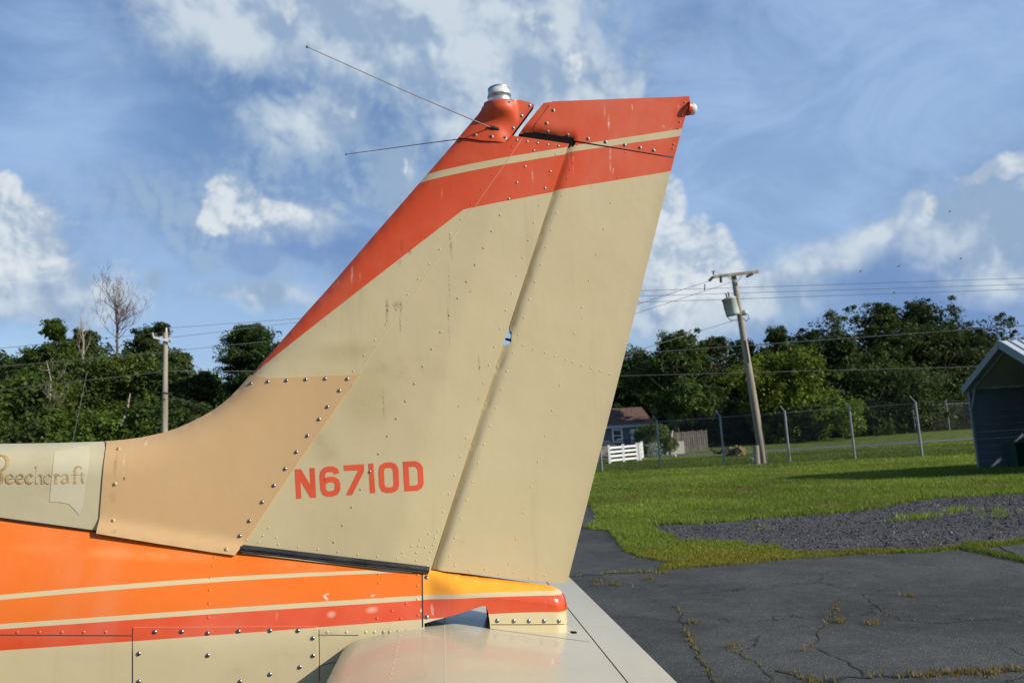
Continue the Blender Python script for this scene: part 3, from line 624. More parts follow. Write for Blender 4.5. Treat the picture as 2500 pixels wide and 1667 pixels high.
def fence_run(P, parent, mesh_step=.085, hh=HF):
    mb = MB(); mw = MB()
    for a, b in zip(P[:-1], P[1:]):
        a3, b3 = Vector((*a, gz(*a))), Vector((*b, gz(*b))); L = (b3-a3).length; d = (b3-a3).normalized(); nn = Vector((-d.y, d.x, 0))*.0022
        mb.tube([a3+Vector((0, 0, hh-.04)), b3+Vector((0, 0, hh-.04))], .015, 6)
        for k in (.02, .5):  pass
        for q in (.10, .20, .31):
            off = Vector((-.16, .12, 0))*(q/.33); n_ = 6
            mw.tube([a3+Vector((0, 0, hh+q))+off+(b3-a3)*t/n_-Vector((0, 0, .05*4*(t/n_)*(1-t/n_))) for t in range(n_+1)], .008, 4, cap=False)
        s = -hh
        while s < L:
            for sg in (1, -1):
                p0, p1 = (s, 0.) if sg > 0 else (s, hh-.05), None
                x0, z0_ = s, (0 if sg > 0 else hh-.05); x1, z1 = s+hh-.05, (hh-.05 if sg > 0 else 0)
                if x0 < 0: z0_ += sg*(-x0); x0 = 0
                if x1 > L: z1 -= sg*(x1-L); x1 = L
                if x1-x0 > .02:
                    A_, B__ = a3+d*x0+Vector((0, 0, z0_+.03)), a3+d*x1+Vector((0, 0, z1+.03)); e = (B__-A_).normalized(); w = Vector((-e.z*d.x, -e.z*d.y, math.hypot(e.x, e.y)))*.0024
                    mb_.add([A_-w, B__-w, B__+w, A_+w], [(0, 1, 2, 3)])
            s += mesh_step
    mb.build('top_rail', m_galv, parent); mw.build('barbed_wire', m_dark, parent)
m_wire = mat('mesh_wire', (.10, .105, .105), .6, .3)
mb_ = MB(); fence_run(posts, fence); tag(mb_.build('wire_mesh', m_wire, fence), kind='stuff')
far_posts = [np.array(p[:2]) for p in (at(2236, 1060, 72), at(2320, 1060, 73), at(2404, 1058, 74), at(2490, 1055, 75))]
ff = empty('chain_link_fence', (36, 60, .5), label='far run of chain-link fence going away behind the open shed', cat='fence')
for p in far_posts:
    o = bpy.data.objects.new('post', pm); COL.objects.link(o); o.location = (p[0], p[1], gz(*p)); o.parent = ff; o.matrix_parent_inverse = world_of(ff).inverted()
mb_ = MB(); fence_run(far_posts, ff, .16); tag(mb_.build('wire_mesh', m_wire, ff), kind='stuff')

# ================================================================= HOUSE AND YARD
m_blue = mat('blue_siding', (.095, .135, .185), .7, var=.08, vscale=3)
m_roofb = mat('brown_shingles', (.105, .058, .042), .9, var=.4, vscale=4, bump=.4, bscale=14)
m_white = mat('white_paint', (.78, .78, .76), .5)
m_glass = mat('window_glass', (.03, .04, .05), .08, spec=.7)
m_wood = mat('grey_planks', (.19, .165, .14), .9, var=.35, vscale=4, bump=.4, bscale=30, stretch=(1, 1, .15), spec=.1)
hx, hy = at(1480, 1080, 72)[0], 72.; hz = gz(hx, hy)
house = empty('house', (hx, hy, hz), label='single storey blue house with brown shingle roof behind the white rail fence', cat='house')
x0, x1, zw = hx-7, at(1560, 1080, 72)[0]+1.2, at(1520, 1040, 72)[2]
mb = MB(); mb.box(((x0+x1)/2, hy+3.5, (hz+zw)/2), (x1-x0, 7, zw-hz)); mb.build('wall', m_blue, house)
m_sid = m_blue
mb = MB(); k = hz+.25; first = None
while k < zw-.1:
    mb2 = MB(); mb2.box(((x0+x1)/2, hy-.012, k), (x1-x0, .02, .17)); mb2.build('siding_board', m_blue, house); k += .19
zr = at(1510, 996, 75.5)[2]
mb = MB(); e = .4; V = [(x0-e, hy-e, zw-.02), (x1+e, hy-e, zw-.02), (x1+e-.2, hy+3.5, zr), (x0-e, hy+3.5, zr), (x0-e, hy+7+e, zw-.02), (x1+e, hy+7+e, zw-.02)]
mb.add(V, [(0, 1, 2, 3), (3, 2, 5, 4), (0, 3, 4), (1, 5, 2), (0, 4, 5, 1)]); mb.build('roof', m_roofb, house)
mb = MB(); mb.box(((x0+x1)/2, hy-e-.03, zw-.04), (x1-x0+2*e, .05, .22)); mb.build('fascia', mat('pale_trim', (.38, .45, .52), .6), house)
def window(cx, cz, w, h, y, parent):
    mb = MB()
    for dx, dz, sx_, sz_ in [(-w/2, 0, .14, h+.28), (w/2, 0, .14, h+.28), (0, h/2, w-.14, .14), (0, -h/2, w-.14, .14), (0, 0, w-.14, .06)]: mb.box((cx+dx, y-.05, cz+dz), (sx_, .06, sz_))
    f = mb.build('window', m_white, parent); mb = MB(); mb.box((cx, y-.035, cz), (w-.1, .01, h-.1)); mb.build('pane', m_glass, f); return f
wc_ = at(1507, 1063, hy); window(wc_[0], wc_[2], .85, 1.1, hy, house)
mb = MB(); mb.box((wc_[0]+.1, hy-.3, wc_[2]-.5), (.5, .45, .38)); mb.build('air_conditioner', m_white, house)
dc = at(1552, 1078, hy); mb = MB(); mb.box((dc[0], hy-.06, hz+1.1), (.9, .06, 2.05)); dr = mb.build('door', m_white, house); mb = MB(); mb.box((dc[0]-.35, hy-.12, hz+1.1), (.06, .06, .1)); mb.build('handle', m_dark, dr)
mb = MB(); pc = at(1530, 1095, hy)
for k in range(9): mb.box((pc[0]-1+k*.25, hy-1.3, hz+.75), (.05, .05, .8))
mb.box((pc[0], hy-1.3, hz+1.16), (2.2, .08, .08)); mb.box((pc[0], hy-.65, hz+.2), (2.4, 1.3, .3)); mb.build('porch_rail', m_dark, house)
# white rail fence
rf = empty('rail_fence', tuple(gp(1520, 1127)), label='white four rail fence in front of the blue house', cat='fence')
fa, fb = gp(1489, 1131), gp(1557, 1124); fc = at(1584, 1100, 71.); fc[2] = gz(fc[0], fc[1])
def runf(P, n, hgt):
    pts = [P[0]+(P[1]-P[0])*i/n for i in range(n+1)]
    for p in pts: mb = MB(); mb.box((p[0], p[1], p[2]+hgt/2), (.16, .16, hgt+.1)); mb.box((p[0], p[1], p[2]+hgt+.08), (.2, .2, .05)); mb.build('post', m_white, rf)
    for k in range(4):
        z = .2+k*(hgt-.3)/3
        for a, b in zip(pts[:-1], pts[1:]): mb = MB(); mb.beam((a[0], a[1], a[2]+z), (b[0], b[1], b[2]+z), .05, .14); mb.build('rail', m_white, rf)
hr = 40/F_PX*np.linalg.norm(fa[:2])*1.
runf((fa, fb), 2, hr); runf((fb+np.array([.25, .1, 0]), fc), 5, hr)
# picket fence
pf0, pf1 = at(1641, 1100, 63.5), at(1728, 1100, 64.5); pf0[2] = gz(pf0[0], pf0[1]); pf1[2] = gz(pf1[0], pf1[1])
pf = empty('picket_fence', tuple(pf0), label='weathered grey wooden board fence right of the round bush', cat='fence'); npk = 17
for i in range(npk):
    p = pf0+(pf1-pf0)*i/(npk-1); hgt = 1.72+random.uniform(-.04, .04)
    mb = MB(); mb.box((p[0], p[1], p[2]+hgt/2), (.135, .03, hgt), M=Matrix.Rotation(random.gauss(0, .012), 3, 'Y')); mb.build('picket', m_wood, pf)
for z in (.4, 1.3): mb = MB(); mb.beam((*pf0[:2], pf0[2]+z), (*pf1[:2], pf1[2]+z), .05, .1); mb.v = [(v[0], v[1]+.06, v[2]) for v in mb.v]; mb.build('rail', m_wood, pf)
gp_ = empty('gate_panel', tuple(at(1655, 1108, 64)), label='pale upright board panel leaning on the wooden board fence', cat='gate')
for i in range(6):
    p = at(1640+i*5.6, 1096, 62.6); z = gz(p[0], p[1]); mb = MB(); mb.box((p[0], p[1], z+.5), (.17, .03, 1.0)); mb.build('board', mat('pale_board', (.5, .48, .42), .8, var=.15) if i == 0 else bpy.data.materials['pale_board'], gp_)
# round bush by the house, debris
tree(1592, 1040, 88, 62.5, 'leafy', 'round trimmed bush between house and fence post', cat='bush', group='bushes by the house', col=(.075, .115, .02), low=0., name='bush', leaf=.08, n=14000)
tree(1590, 1082, 30, 60.5, 'leafy', 'small pale flowering shrub at the end of the white rail fence', cat='bush', group='bushes by the house', col=(.30, .30, .27), low=0., name='bush', leaf=.05, n=1500)
def pile(px, py, w, h, col, label, name):
    c = gp(px, py); mb = MB()
    for k in range(16): mb.box((c[0]+random.gauss(0, w*.3), c[1]+random.gauss(0, .3), c[2]+random.uniform(.05, h)), (random.uniform(.2, .7), .25, random.uniform(.1, .3)), M=Matrix.Rotation(random.gauss(0, .5), 3, 'Y'))
    tag(mb.build(name, col), label, 'debris')
pile(1778, 1113, 1.5, .45, mat('dark_debris', (.05, .04, .035), .95), 'dark heap of cut wood beside the road', 'log_pile')
pile(1800, 1112, .9, .5, mat('tan_debris', (.28, .2, .1), .95), 'tan heap of brush right of the dark heap', 'brush_pile')
mb = MB(); a = gp(1617, 1115); b = gp(1650, 1114); mb.beam(a+np.array([0, 0, .08]), b+np.array([0, 0, .08]), .2, .12); tag(mb.build('fallen_plank', m_pale), 'pale plank lying on the road verge left of the gate panel', 'plank')

# ================================================================= CAR
m_car = mat('car_paint', (.34, .30, .24), .35, .2, coat=.4); m_tyre = mat('tyre', (.02, .02, .02), .85); m_rim = mat('rim', (.4, .4, .4), .4, .7)
cc = at(1475, 1115, 64.); cz = gz(cc[0], cc[1]); car = empty('parked_car', (cc[0], cc[1], cz), label='tan sedan parked behind the white rail fence, half hidden by the rudder', cat='car')
prof = [(-2.3, .45), (-2.32, .75), (-2.2, .95), (-1.5, 1.0), (-.95, 1.38), (-.3, 1.44), (.35, 1.40), (1.0, 1.02), (1.9, .92), (2.25, .78), (2.3, .5), (2.2, .3), (-2.2, .3)]
mb = MB(); n = len(prof); V = []
for y_, f_ in ((-.82, 0), (-.86, 1), (.86, 1), (.82, 0)):
    for x, z in prof: nar = .14 if z > 1.1 else 0; V.append((cc[0]+x*(1 if f_ else .995), cc[1]+y_-math.copysign(nar, y_), cz+z))
mb.add(V, [(i*n+k, i*n+(k+1) % n, (i+1)*n+(k+1) % n, (i+1)*n+k) for i in range(3) for k in range(n)]+[tuple(range(n)), tuple(range(3*n, 4*n))]); bo = mb.build('body', m_car, car)
for gxs in ([(-1.35, 1.03), (-.9, 1.33), (-.25, 1.38), (-.25, 1.03)], [(-.17, 1.03), (-.17, 1.38), (.32, 1.35), (.85, 1.04)]):
    mb = MB(); mb.add([(cc[0]+x, cc[1]-.87+(.14 if z > 1.1 else 0)*.98-.004, cz+z) for x, z in gxs], [(0, 1, 2, 3)]); mb.build('side_window', m_glass, car)
mb = MB(); mb.add([(cc[0]+x, cc[1]+y_, cz+z) for x, z, y_ in [(.38, 1.395, -.66), (.98, 1.045, -.76), (.98, 1.045, .76), (.38, 1.395, .66)]], [(0, 1, 2, 3)]); mb.v = [(v[0]+.01, v[1], v[2]+.01) for v in mb.v]; mb.build('windscreen', m_glass, car)
for dx in (-1.4, 1.4):
    for sy in (-1, 1):
        Mx = Matrix.Rotation(math.pi/2*sy, 3, 'X'); mb = MB(); mb.lathe((cc[0]+dx, cc[1]+.78*sy, cz+.32), [(.19, -.1), (.30, -.1), (.32, -.06), (.32, .06), (.30, .1), (.19, .1)], 20, Mx); w = mb.build('wheel', m_tyre, car)
        mb = MB(); mb.lathe((cc[0]+dx, cc[1]+.78*sy, cz+.32), [(0, -.08), (.19, -.09), (.19, .09), (0, .08)], 16, Mx); mb.build('rim', m_rim, w)
for dz, nm, mm in ((.72, 'headlight', m_pale),):
    for sy in (-.6, .6): mb = MB(); mb.box((cc[0]+2.27, cc[1]+sy, cz+dz), (.06, .35, .14)); mb.build(nm, mm, car)
mb = MB(); mb.box((cc[0]-.1, cc[1]-.885, cz+.86), (.16, .02, .035)); mb.build('door_handle', m_dark, car)

# ================================================================= OPEN SHED
m_metal = mat('white_roof_metal', (.52, .55, .58), .45, .1); m_sheet = mat('blue_grey_sheet', (.115, .15, .18), .6, var=.08, vscale=2); m_trim = mat('shed_trim', (.20, .23, .25), .5)
g = np.array([-.06, -1.0]); g /= np.linalg.norm(g); r_ = np.array([-g[1], g[0]]); C1 = np.array([17.5, 24.7]); Wd, Ls = 4.3, 6.5; ze = 2.66; zap = at(2432, 838, 22.7)[2]
def sp(u, v, z): q = C1+g*u+r_*v; return Vector((q[0], q[1], z))
shed = empty('open_shed', (*C1, 0), label='open fronted metal shed with pale ribbed roof at the right frame edge', cat='shed')
ov = .05; sl_ = (zap-ze)/(Wd/2)
for sgn, u0 in ((1, -ov), (-1, Wd+ov)):
    um = Wd/2; zlo = ze-ov*sl_
    a, b, c, d = sp(u0, -.12, zlo), sp(um, -.12, zap), sp(um, Ls, zap), sp(u0, Ls, zlo); up3 = Vector((0, 0, .05))
    mb = MB(); mb.add([a, b, c, d, a+up3, b+up3, c+up3, d+up3], [(0, 1, 2, 3), (4, 7, 6, 5), (0, 4, 5, 1), (3, 2, 6, 7), (0, 3, 7, 4), (1, 5, 6, 2)]); rf_ = mb.build('roof', m_metal, shed)
    for k in range(22):
        v = -.12+k*.31; p, q = sp(u0, v, zlo+.07), sp(um, v, zap+.07); mb = MB(); mb.beam(p, q, .035, .045); mb.build('roof_rib', m_metal, rf_)
    mb = MB(); mb.beam(a+Vector((0, 0, -.06))-Vector((*r_, 0))*.04, b+Vector((0, 0, -.06))-Vector((*r_, 0))*.04, .03, .2); mb.build('gable_trim', m_trim, shed)
    mb = MB(); mb.beam(a+Vector((0, 0, -.2))+Vector((*r_, 0))*.2, b+Vector((0, 0, -.2))+Vector((*r_, 0))*.2, .06, .06); mb.build('rafter', m_trim, shed)
for u in (0.06, Wd-.06):
    for v in (0, Ls/2, Ls): mb = MB(); mb.beam(sp(u, v, 0), sp(u, v, ze), .07, .07, up=(1, 0, 0)); mb.build('post', m_trim, shed)
mb = MB(); mb.beam(sp(.06, .02, 1.9), sp(.55, .02, ze+.3), .05, .05); mb.build('knee_brace', m_trim, shed)
for u in (0, Wd):
    k = .15
    while k < ze-.05: mb = MB(); mb.beam(sp(u, .03, k), sp(u, Ls, k), .03, .232); mb.build('wall_panel', m_sheet, shed); k += .235
k = .15
while k < zap-.1: t_ = max(0, (k-ze)/sl_); mb = MB(); mb.beam(sp(t_, Ls, k), sp(Wd-t_, Ls, k), .03, .232); mb.build('wall_panel', m_sheet, shed); k += .235
# bins in the shed
m_green = mat('green_plastic', (.008, .05, .03), .45)
def bin_(u, v, s, label, lid=True):
    c = sp(u, v, 0); root = empty('wheelie_bin', tuple(c), label=label, cat='bin'); mb = MB(); h = 1.0*s; a, b = .25*s, .31*s
    V = [c+Vector((x*w, y*w, z)) for z, w in ((.06, a), (h, b)) for x, y in ((-1, -1), (1, -1), (1, 1), (-1, 1))]
    mb.add(V, [(0, 1, 2, 3), (4, 7, 6, 5), (0, 4, 5, 1), (1, 5, 6, 2), (2, 6, 7, 3), (3, 7, 4, 0)]); mb.build('body', m_green, root)
    mb = MB(); mb.box(c+Vector((0, 0, h+.035)), (.68*s, .68*s, .07)); mb.box(c+Vector((0, .33*s, h+.02)), (.5*s, .08, .06)); mb.build('lid', m_green, root)
    for sy in (-.2, .2): mb = MB(); mb.lathe(c+Vector((sy*s, .25*s, .12)), [(0, -.03), (.11, -.03), (.11, .03), (0, .03)], 14, Matrix.Rotation(math.pi/2, 3, 'Y')); mb.build('wheel', m_tyre, root)
    mb = MB(); mb.tube([c+Vector((-.22*s, .36*s, h)), c+Vector((.22*s, .36*s, h))], .02, 6); mb.build('handle', m_green, root)
bin_(.75, .9, .75, 'small dark green bin just inside the open shed'); bin_(1.4, 1.3, 1.1, 'large dark green bin beside the small one in the shed')
mb = MB(); 
# ================================================================= BIRDS
m_bird = mat('bird_feathers', (.03, .03, .035), .8)
for px, py, lab in [(2101, 663, 'dark speck of a bird at left below the cloud edge'), (2194, 651, 'bird banking right of the leftmost bird'), (2183, 715, 'lowest bird just over the tall trees'), (2319, 517, 'highest bird at the edge of the grey cloud'), (2346, 632, 'small round looking bird at the right')]:
    c = Vector(at(px, py, 45)); root = empty('bird', tuple(c), label=lab, cat='bird', group='birds over the right trees'); mb = MB(); mb.tube([c+Vector((-.1, 0, -.03)), c+Vector((-.03, 0, 0)), c+Vector((.06, 0, .01)), c+Vector((.11, 0, .02))], [.006, .022, .018, .005], 7); mb.v = [tuple(c+(Vector(v)-c)*.7) for v in mb.v]; mb.build('body', m_bird, root)
    for s in (-1, 1): mb = MB(); mb.add([c+Vector((-.05, s*.02, .01)), c+Vector((.05, s*.02, .01)), c+Vector((.04, s*.12, .10)), c+Vector((-.02, s*.22, .07)), c+Vector((-.05, s*.1, .08)), ], [(0, 1, 2, 3, 4)]); mb.v = [tuple(c+(Vector(v)-c)*.7) for v in mb.v]; mb.build('wing', m_bird, root)

# ================================================================= AIRPLANE TAIL
D = 2.0
plane = empty('airplane', (0, D, 0), label='parked light airplane, cream with orange and red stripes, its tail fin filling the picture', cat='airplane')
def sstep(v, a, b): t = min(1, max(0, (v-a)/(b-a))); return t*t*(3-2*t)
def lerp(x, xs, ys): return float(np.interp(x, xs, ys))
def P2(px, py, y=D): p = at(px, py, y); return (p[0], p[2])
LE = [(-3.2, P2(0, 1083)[1]+.02), (-1.6, P2(0, 1083)[1]+.004)]+[P2(*q) for q in [(0, 1083), (130, 1081), (261, 1078), (310, 1074.5), (351, 1069), (402, 1058), (435, 1047), (465, 1034), (495, 1019), (523, 1003), (545, 987), (566, 969), (586, 948), (606, 925), (628, 900), (660, 864), (700, 818), (750, 761), (800, 706), (900, 590), (1000, 475), (1068, 397), (1120, 337), (1172, 276)]]
TE = [P2(1682, 236), P2(1386, 1424)]
def segd(p, a, b):
    ax, az = a; bx, bz = b; dx, dz = bx-ax, bz-az; t = max(0, min(1, ((p[0]-ax)*dx+(p[1]-az)*dz)/(dx*dx+dz*dz))); return math.hypot(p[0]-ax-t*dx, p[1]-az-t*dz)
def pld(p, L): return min(segd(p, L[i], L[i+1]) for i in range(len(L)-1))
def nose(d, R): t = min(1, max(0, d/R)); return math.sqrt(max(0, 1-(1-t)**2.0))
def texd(x, z):
    (x1, z1), (x2, z2) = TE; xt = x1+(x2-x1)*(z-z1)/(z2-z1); return xt-x
def Wfin(x, z): return lerp(z, [1.2, 2.45], [.040, .024])+.05*sstep(-x, .30, 1.05)*(1-sstep(z, 1.75, 2.1))
def h_fin(x, z):
    d = pld((x, z), LE); R = lerp(x, [-1.0, -.5, 0], [.07, .10, .13]); e = max(0, texd(x, z))
    return max(.0015, Wfin(x, z)*nose(d, R)*min(1, (e/.46)))
HINGE = [P2(1390, 346), P2(1051, 1393)]
HN = [P2(1387.5, 344), P2(1048.5, 1393)]
def h_rud(x, z):
    d = segd((x, z), HN[0], HN[1]); n = nose(d, .025)
    if z > P2(1390, 350)[1]: n = nose(pld((x, z), [P2(1310, 257), P2(1252, 326), P2(1400, 346)]), .03) if x < P2(1400, 346)[0] else 1
    e = max(0, texd(x, z)); return max(.0012, Wfin(x, z)*n*min(1, e/.46)*.98)
def on(px, py, hf):
    h = .03
    for _ in range(25): p = at(px, py, D-h); h2 = hf(p[0], p[2]); h = .5*h+.5*h2
    return (p[0], p[2])
def zarr(L, x): xs = [p[0] for p in L]; return lerp(x, xs, [p[1] for p in L])
zA = [(-3.2, 0), (-1.6, 0)]+[P2(x, y, D-w) for x, y, w in [(0, 1265, .09), (243, 1298, .085), (577, 1352, .055), (800, 1373, .045), (1045, 1397, .038)]]+[(.6, 0)]
sA = (zA[3][1]-zA[2][1])/(zA[3][0]-zA[2][0]); zA[1] = (-1.6, zA[2][1]-sA*(1.6+zA[2][0])); zA[0] = (-3.2, zA[1][1]-sA*1.2); zA[-1] = (.6, zA[-2][1]-.02)
XE = P2(1031.5, 1450, D-.085)[0]
def w_fus(x, z):
    wA = lerp(x, [-1.1, -.5, -.04], [.082, .048, .034]); wB = lerp(x, [-3.2, -1.05, -.04], [.46, .20, .086]); Hx = lerp(x, [-3, -1.05, .06], [.45, .28, .12])
    t = (zarr(zA, x)-z)/Hx; tt = min(1, max(0, t)); w = wA+(wB-wA)*math.sin(tt*math.pi/2)**.9
    zb = lerp(x, [-3.2, -1.05, .06], [.45, .78, 1.06]); zm = zb+lerp(x, [-3.2, .06], [.35, .11])
    if z < zm: w *= math.sqrt(max(.0, 1-((zm-z)/(zm-zb))**2))
    return w
CT = [P2(1061, 1389), P2(1200, 1408), P2(1338, 1427), P2(1356, 1432), P2(1370, 1440), P2(1379, 1456), P2(1384, 1475), P2(1385.5, 1510), P2(1386, 1546)]
def h_cone(x, z):
    w = lerp(x, [-.05, .28], [.089, .052]); t = sstep(x, XE, XE+.10); return max(.001, w*nose(pld((x, z), CT), .034)*t+(1-t)*w_fus(x, z))
def normal(x, z, hf):
    e = .003; return Vector((-(hf(x+e, z)-hf(x-e, z))/(2*e), -1, -(hf(x, z+e)-hf(x, z-e))/(2*e))).normalized() if True else None
def surf_n(x, z, hf):
    e = .003; gx_ = (hf(x+e, z)-hf(x-e, z))/(2*e); gz_ = (hf(x, z+e)-hf(x, z-e))/(2*e); return Vector((-gx_, -1, -gz_)).normalized()
def dense(poly, step):
    out = []
    for i in range(len(poly)):
        a, b = np.array(poly[i]), np.array(poly[(i+1) % len(poly)]); k = max(1, int(np.linalg.norm(b-a)/step)); out += [tuple(a+(b-a)*j/k) for j in range(k)]
    return out
def slab(name, poly, hf, mats, parent=plane, extra=0., step=.02, both=True, holes=(), depth=.003, solid=False, **k):
    poly = dense(poly, step*.8); pts = list(poly); edges = [(i, (i+1) % len(poly)) for i in range(len(poly))]
    for hl in holes:
        hl = dense(hl, step*.5); o = len(pts); pts += hl; edges += [(o+i, o+(i+1) % len(hl)) for i in range(len(hl))]
    xs = [p[0] for p in poly]; zs = [p[1] for p in poly]; nb0 = len(pts)
    gx_, gz_ = np.meshgrid(np.arange(min(xs), max(xs), step), np.arange(min(zs), max(zs), step)); gx_ = (gx_+(np.arange(gx_.shape[0]) % 2)[:, None]*step*.5).ravel(); gz_ = gz_.ravel()
    ins = inside(poly, gx_, gz_); arr = np.array(pts)
    for a, b in zip(gx_[ins], gz_[ins]):
        if np.min((arr[:, 0]-a)**2+(arr[:, 1]-b)**2) > (step*.45)**2: pts.append((a, b))
    r = geometry.delaunay_2d_cdt([Vector(p) for p in pts], edges, [], 0, 1e-6)
    V2 = r[0]; tris = []
    cen = np.array([[(V2[f[0]][0]+V2[f[1]][0]+V2[f[2]][0])/3, (V2[f[0]][1]+V2[f[1]][1]+V2[f[2]][1])/3] for f in r[2]])
    keep = inside(poly, cen[:, 0], cen[:, 1])
    for hl in holes: keep &= ~inside(hl, cen[:, 0], cen[:, 1])
    tris = [tuple(f) for f, q in zip(r[2], keep) if q]
    used = sorted({i for f in tris for i in f}); mp = {v: i for i, v in enumerate(used)}; tris = [tuple(mp[i] for i in f) for f in tris]
    X = [(V2[i][0], V2[i][1]) for i in used]; Hh = [hf(*p)+extra for p in X]
    front = [(p[0], D-h, p[1]) for p, h in zip(X, Hh)]; n = len(front)
    def orient(f):
        a, b, c = [X[i] for i in f]; return f if (b[0]-a[0])*(c[1]-a[1])-(b[1]-a[1])*(c[0]-a[0]) > 0 else f[::-1]
    tris = [orient(f) for f in tris]
    def ar(f): a, b, c = [X[i] for i in f]; return abs((b[0]-a[0])*(c[1]-a[1])-(b[1]-a[1])*(c[0]-a[0]))/2
    tris = [f for f in tris if ar(f) > .012*step*step]
    cnt = {}
    for f in tris:
        for i in range(3): e = (f[i], f[(i+1) % 3]); cnt[e] = 1
    be = [e for e in cnt if (e[1], e[0]) not in cnt]
    V = list(front); Fc = list(tris); sm = [True]*len(tris); mi = [0]*len(tris)
    if both or solid:
        V += [(p[0], (D+h) if both else D-h+depth, p[1]) for p, h in zip(X, Hh)]; Fc += [(a+n, c+n, b+n) for a, b, c in tris]; sm += [True]*len(tris); mi += [0]*len(tris)
        o = len(V); V += V[:2*n]
        for a, b in be: Fc.append((b+o, a+o, a+n+o, b+n+o)); sm.append(False); mi.append(1 if isinstance(mats, (list, tuple)) and len(mats) > 1 else 0)
    else:
        o = len(V); V += front; V += [(p[0], D-h+depth, p[1]) for p, h in zip(X, Hh)]
        for a, b in be: Fc.append((b+o, a+o, a+n+o, b+n+o)); sm.append(False); mi.append(1 if isinstance(mats, (list, tuple)) and len(mats) > 1 else 0)
    me = mesh(name, V, Fc, mats, sm, mi); return link(name, me, parent, **k)
def shell(name, *a, th=.002, **k):
    o = slab(name, *a, **k); return o

# ---- paint
def hp(b, vec, p, q):                     # >0 below the line p->q (p left of q)
    dx, dz = q[0]-p[0], q[1]-p[1]; L = math.hypot(dx, dz); nx, nz = dz/L, -dx/L
    return b.m('SUBTRACT', b.vm('DOT_PRODUCT', vec, (nx, 0, nz), out=1), nx*p[0]+nz*p[1])
def paint(name, layers, wear=1., rough=.42, stains=(), chips=.5, coat=.06):
    m = bpy.data.materials.new(name); m.use_nodes = True; m.node_tree.nodes.clear(); b = NB(m.node_tree)
    p = b.node('ShaderNodeBsdfPrincipled'); o = b.node('ShaderNodeOutputMaterial'); b.l.new(p.outputs[0], o.inputs[0])
    t = b.node('ShaderNodeTexCoord').outputs['Object']; c, redm = layers(b, t)
    mot = b.noise(t, 3.2, 6, .6); fine = b.noise(t, 45, 5, .65); st = b.noise(b.mapping(t, scale=(1, 1, .07)), 26, 4, .6)
    c = b.mix(b.ss(mot, .3, .75, 0, .22*wear), c, b.mix(1., c, (.80, .80, .72), 'MULTIPLY'))
    c = b.mix(b.ss(b.noise(t, 1.7, 5, .6, 1.), .45, .75, 0, .20*wear), c, b.mix(.55, c, (.62, .53, .42)))
    c = b.mix(b.ss(st, .58, .78, 0, .20*wear), c, b.mix(.5, c, (.22, .17, .09)))
    if redm is not None:                  # chalked, faded red and whitish runs
        c = b.mix(b.m('MULTIPLY', redm, b.ss(b.noise(t, 6, 6, .6, .8), .40, .72, 0, .30)), c, (.60, .15, .08))
        run = b.m('MULTIPLY', b.ss(b.noise(b.mapping(t, scale=(1, 1, .05)), 60, 3, .5), .66, .74), b.ss(b.noise(t, 9, 4), .50, .62))
        c = b.mix(b.m('MULTIPLY', redm, b.m('MULTIPLY', run, .55)), c, (.62, .42, .34))
    for (sxx, sz, rx, rz, ang, col, s, sc) in stains:
        d = b.vm('SUBTRACT', t, (sxx, 0, sz)); n = b.node('ShaderNodeVectorRotate', rotation_type='Y_AXIS'); b.put(n.inputs[0], d); n.inputs['Angle'].default_value = rad(ang)
        L = b.vm('LENGTH', b.vm('MULTIPLY', n.outputs[0], (1/rx, 0, 1/rz)), out=1)
        f = b.m('MULTIPLY', b.ss(L, 1., .1), b.ss(b.noise(t, sc, 5, .65), .35, .65) if sc else 1.0)
        c = b.mix(b.m('MULTIPLY', f, s), c, col)
    spk = b.m('MULTIPLY', b.ss(b.noise(t, 220, 2, .5), .72, .76), b.ss(b.noise(t, 14, 3), .5, .6))
    c = b.mix(b.m('MULTIPLY', spk, chips), c, (.14, .11, .07))
    b.put(p.inputs['Base Color'], c); b.put(p.inputs['Roughness'], b.lin(fine, .3, .7, rough-.04, rough+.10)); p.inputs['Specular IOR Level'].default_value = .3
    p.inputs['Coat Weight'].default_value = coat; p.inputs['Coat Roughness'].default_value = .10
    bn = b.node('ShaderNodeBump'); bn.inputs['Strength'].default_value = .4; bn.inputs['Distance'].default_value = .005
    b.put(bn.inputs['Height'], b.m('ADD', b.m('MULTIPLY', b.noise(t, 9, 3, .5), .9), b.m('MULTIPLY', fine, .05))); b.l.new(bn.outputs[0], p.inputs['Normal']); return m
CREAM = (.53, .440, .258); RED = (.60, .070, .017); ORANGE = (.68, .145, .013); AMBER = (.86, .34, .025); TAN = (.53, .34, .165); SPINE = (.49, .435, .275)
F = lambda x, y: on(x, y, h_fin)
Rf = lambda x, y: on(x, y, h_rud)
def fin_layers(kind):
    g_ = F if kind == 'fin' else Rf
    if kind == 'fin': s1, s2, l1 = (g_(1049, 424), g_(1381, 360)), (g_(1030, 445), g_(1373, 378)), (g_(1131.6, 511.6), g_(1345, 470))
    else: s1, s2, l1 = (g_(1408, 354.5), g_(1663, 315)), (g_(1376, 377), g_(1658, 333)), (g_(1346, 469.5), g_(1638, 418))
    l2 = (P2(632, 905), g_(1131.6, 511.6))
    def fn(b, t):
        st = b.m('MULTIPLY', b.m('GREATER_THAN', hp(b, t, *s1), 0), b.m('LESS_THAN', hp(b, t, *s2), 0))
        lo = b.m('GREATER_THAN', hp(b, t, *l1), 0)
        if kind == 'fin': lo = b.m('MULTIPLY', lo, b.m('GREATER_THAN', hp(b, t, *l2), 0))
        cr = b.m('MAXIMUM', st, lo); return b.mix(cr, RED, CREAM), b.m('SUBTRACT', 1., cr)
    return fn
def Sx(px, py, rx, rz, ang, col, s, sc, g_=F): q = g_(px, py); return (q[0], q[1], rx, rz, ang, col, s, sc)
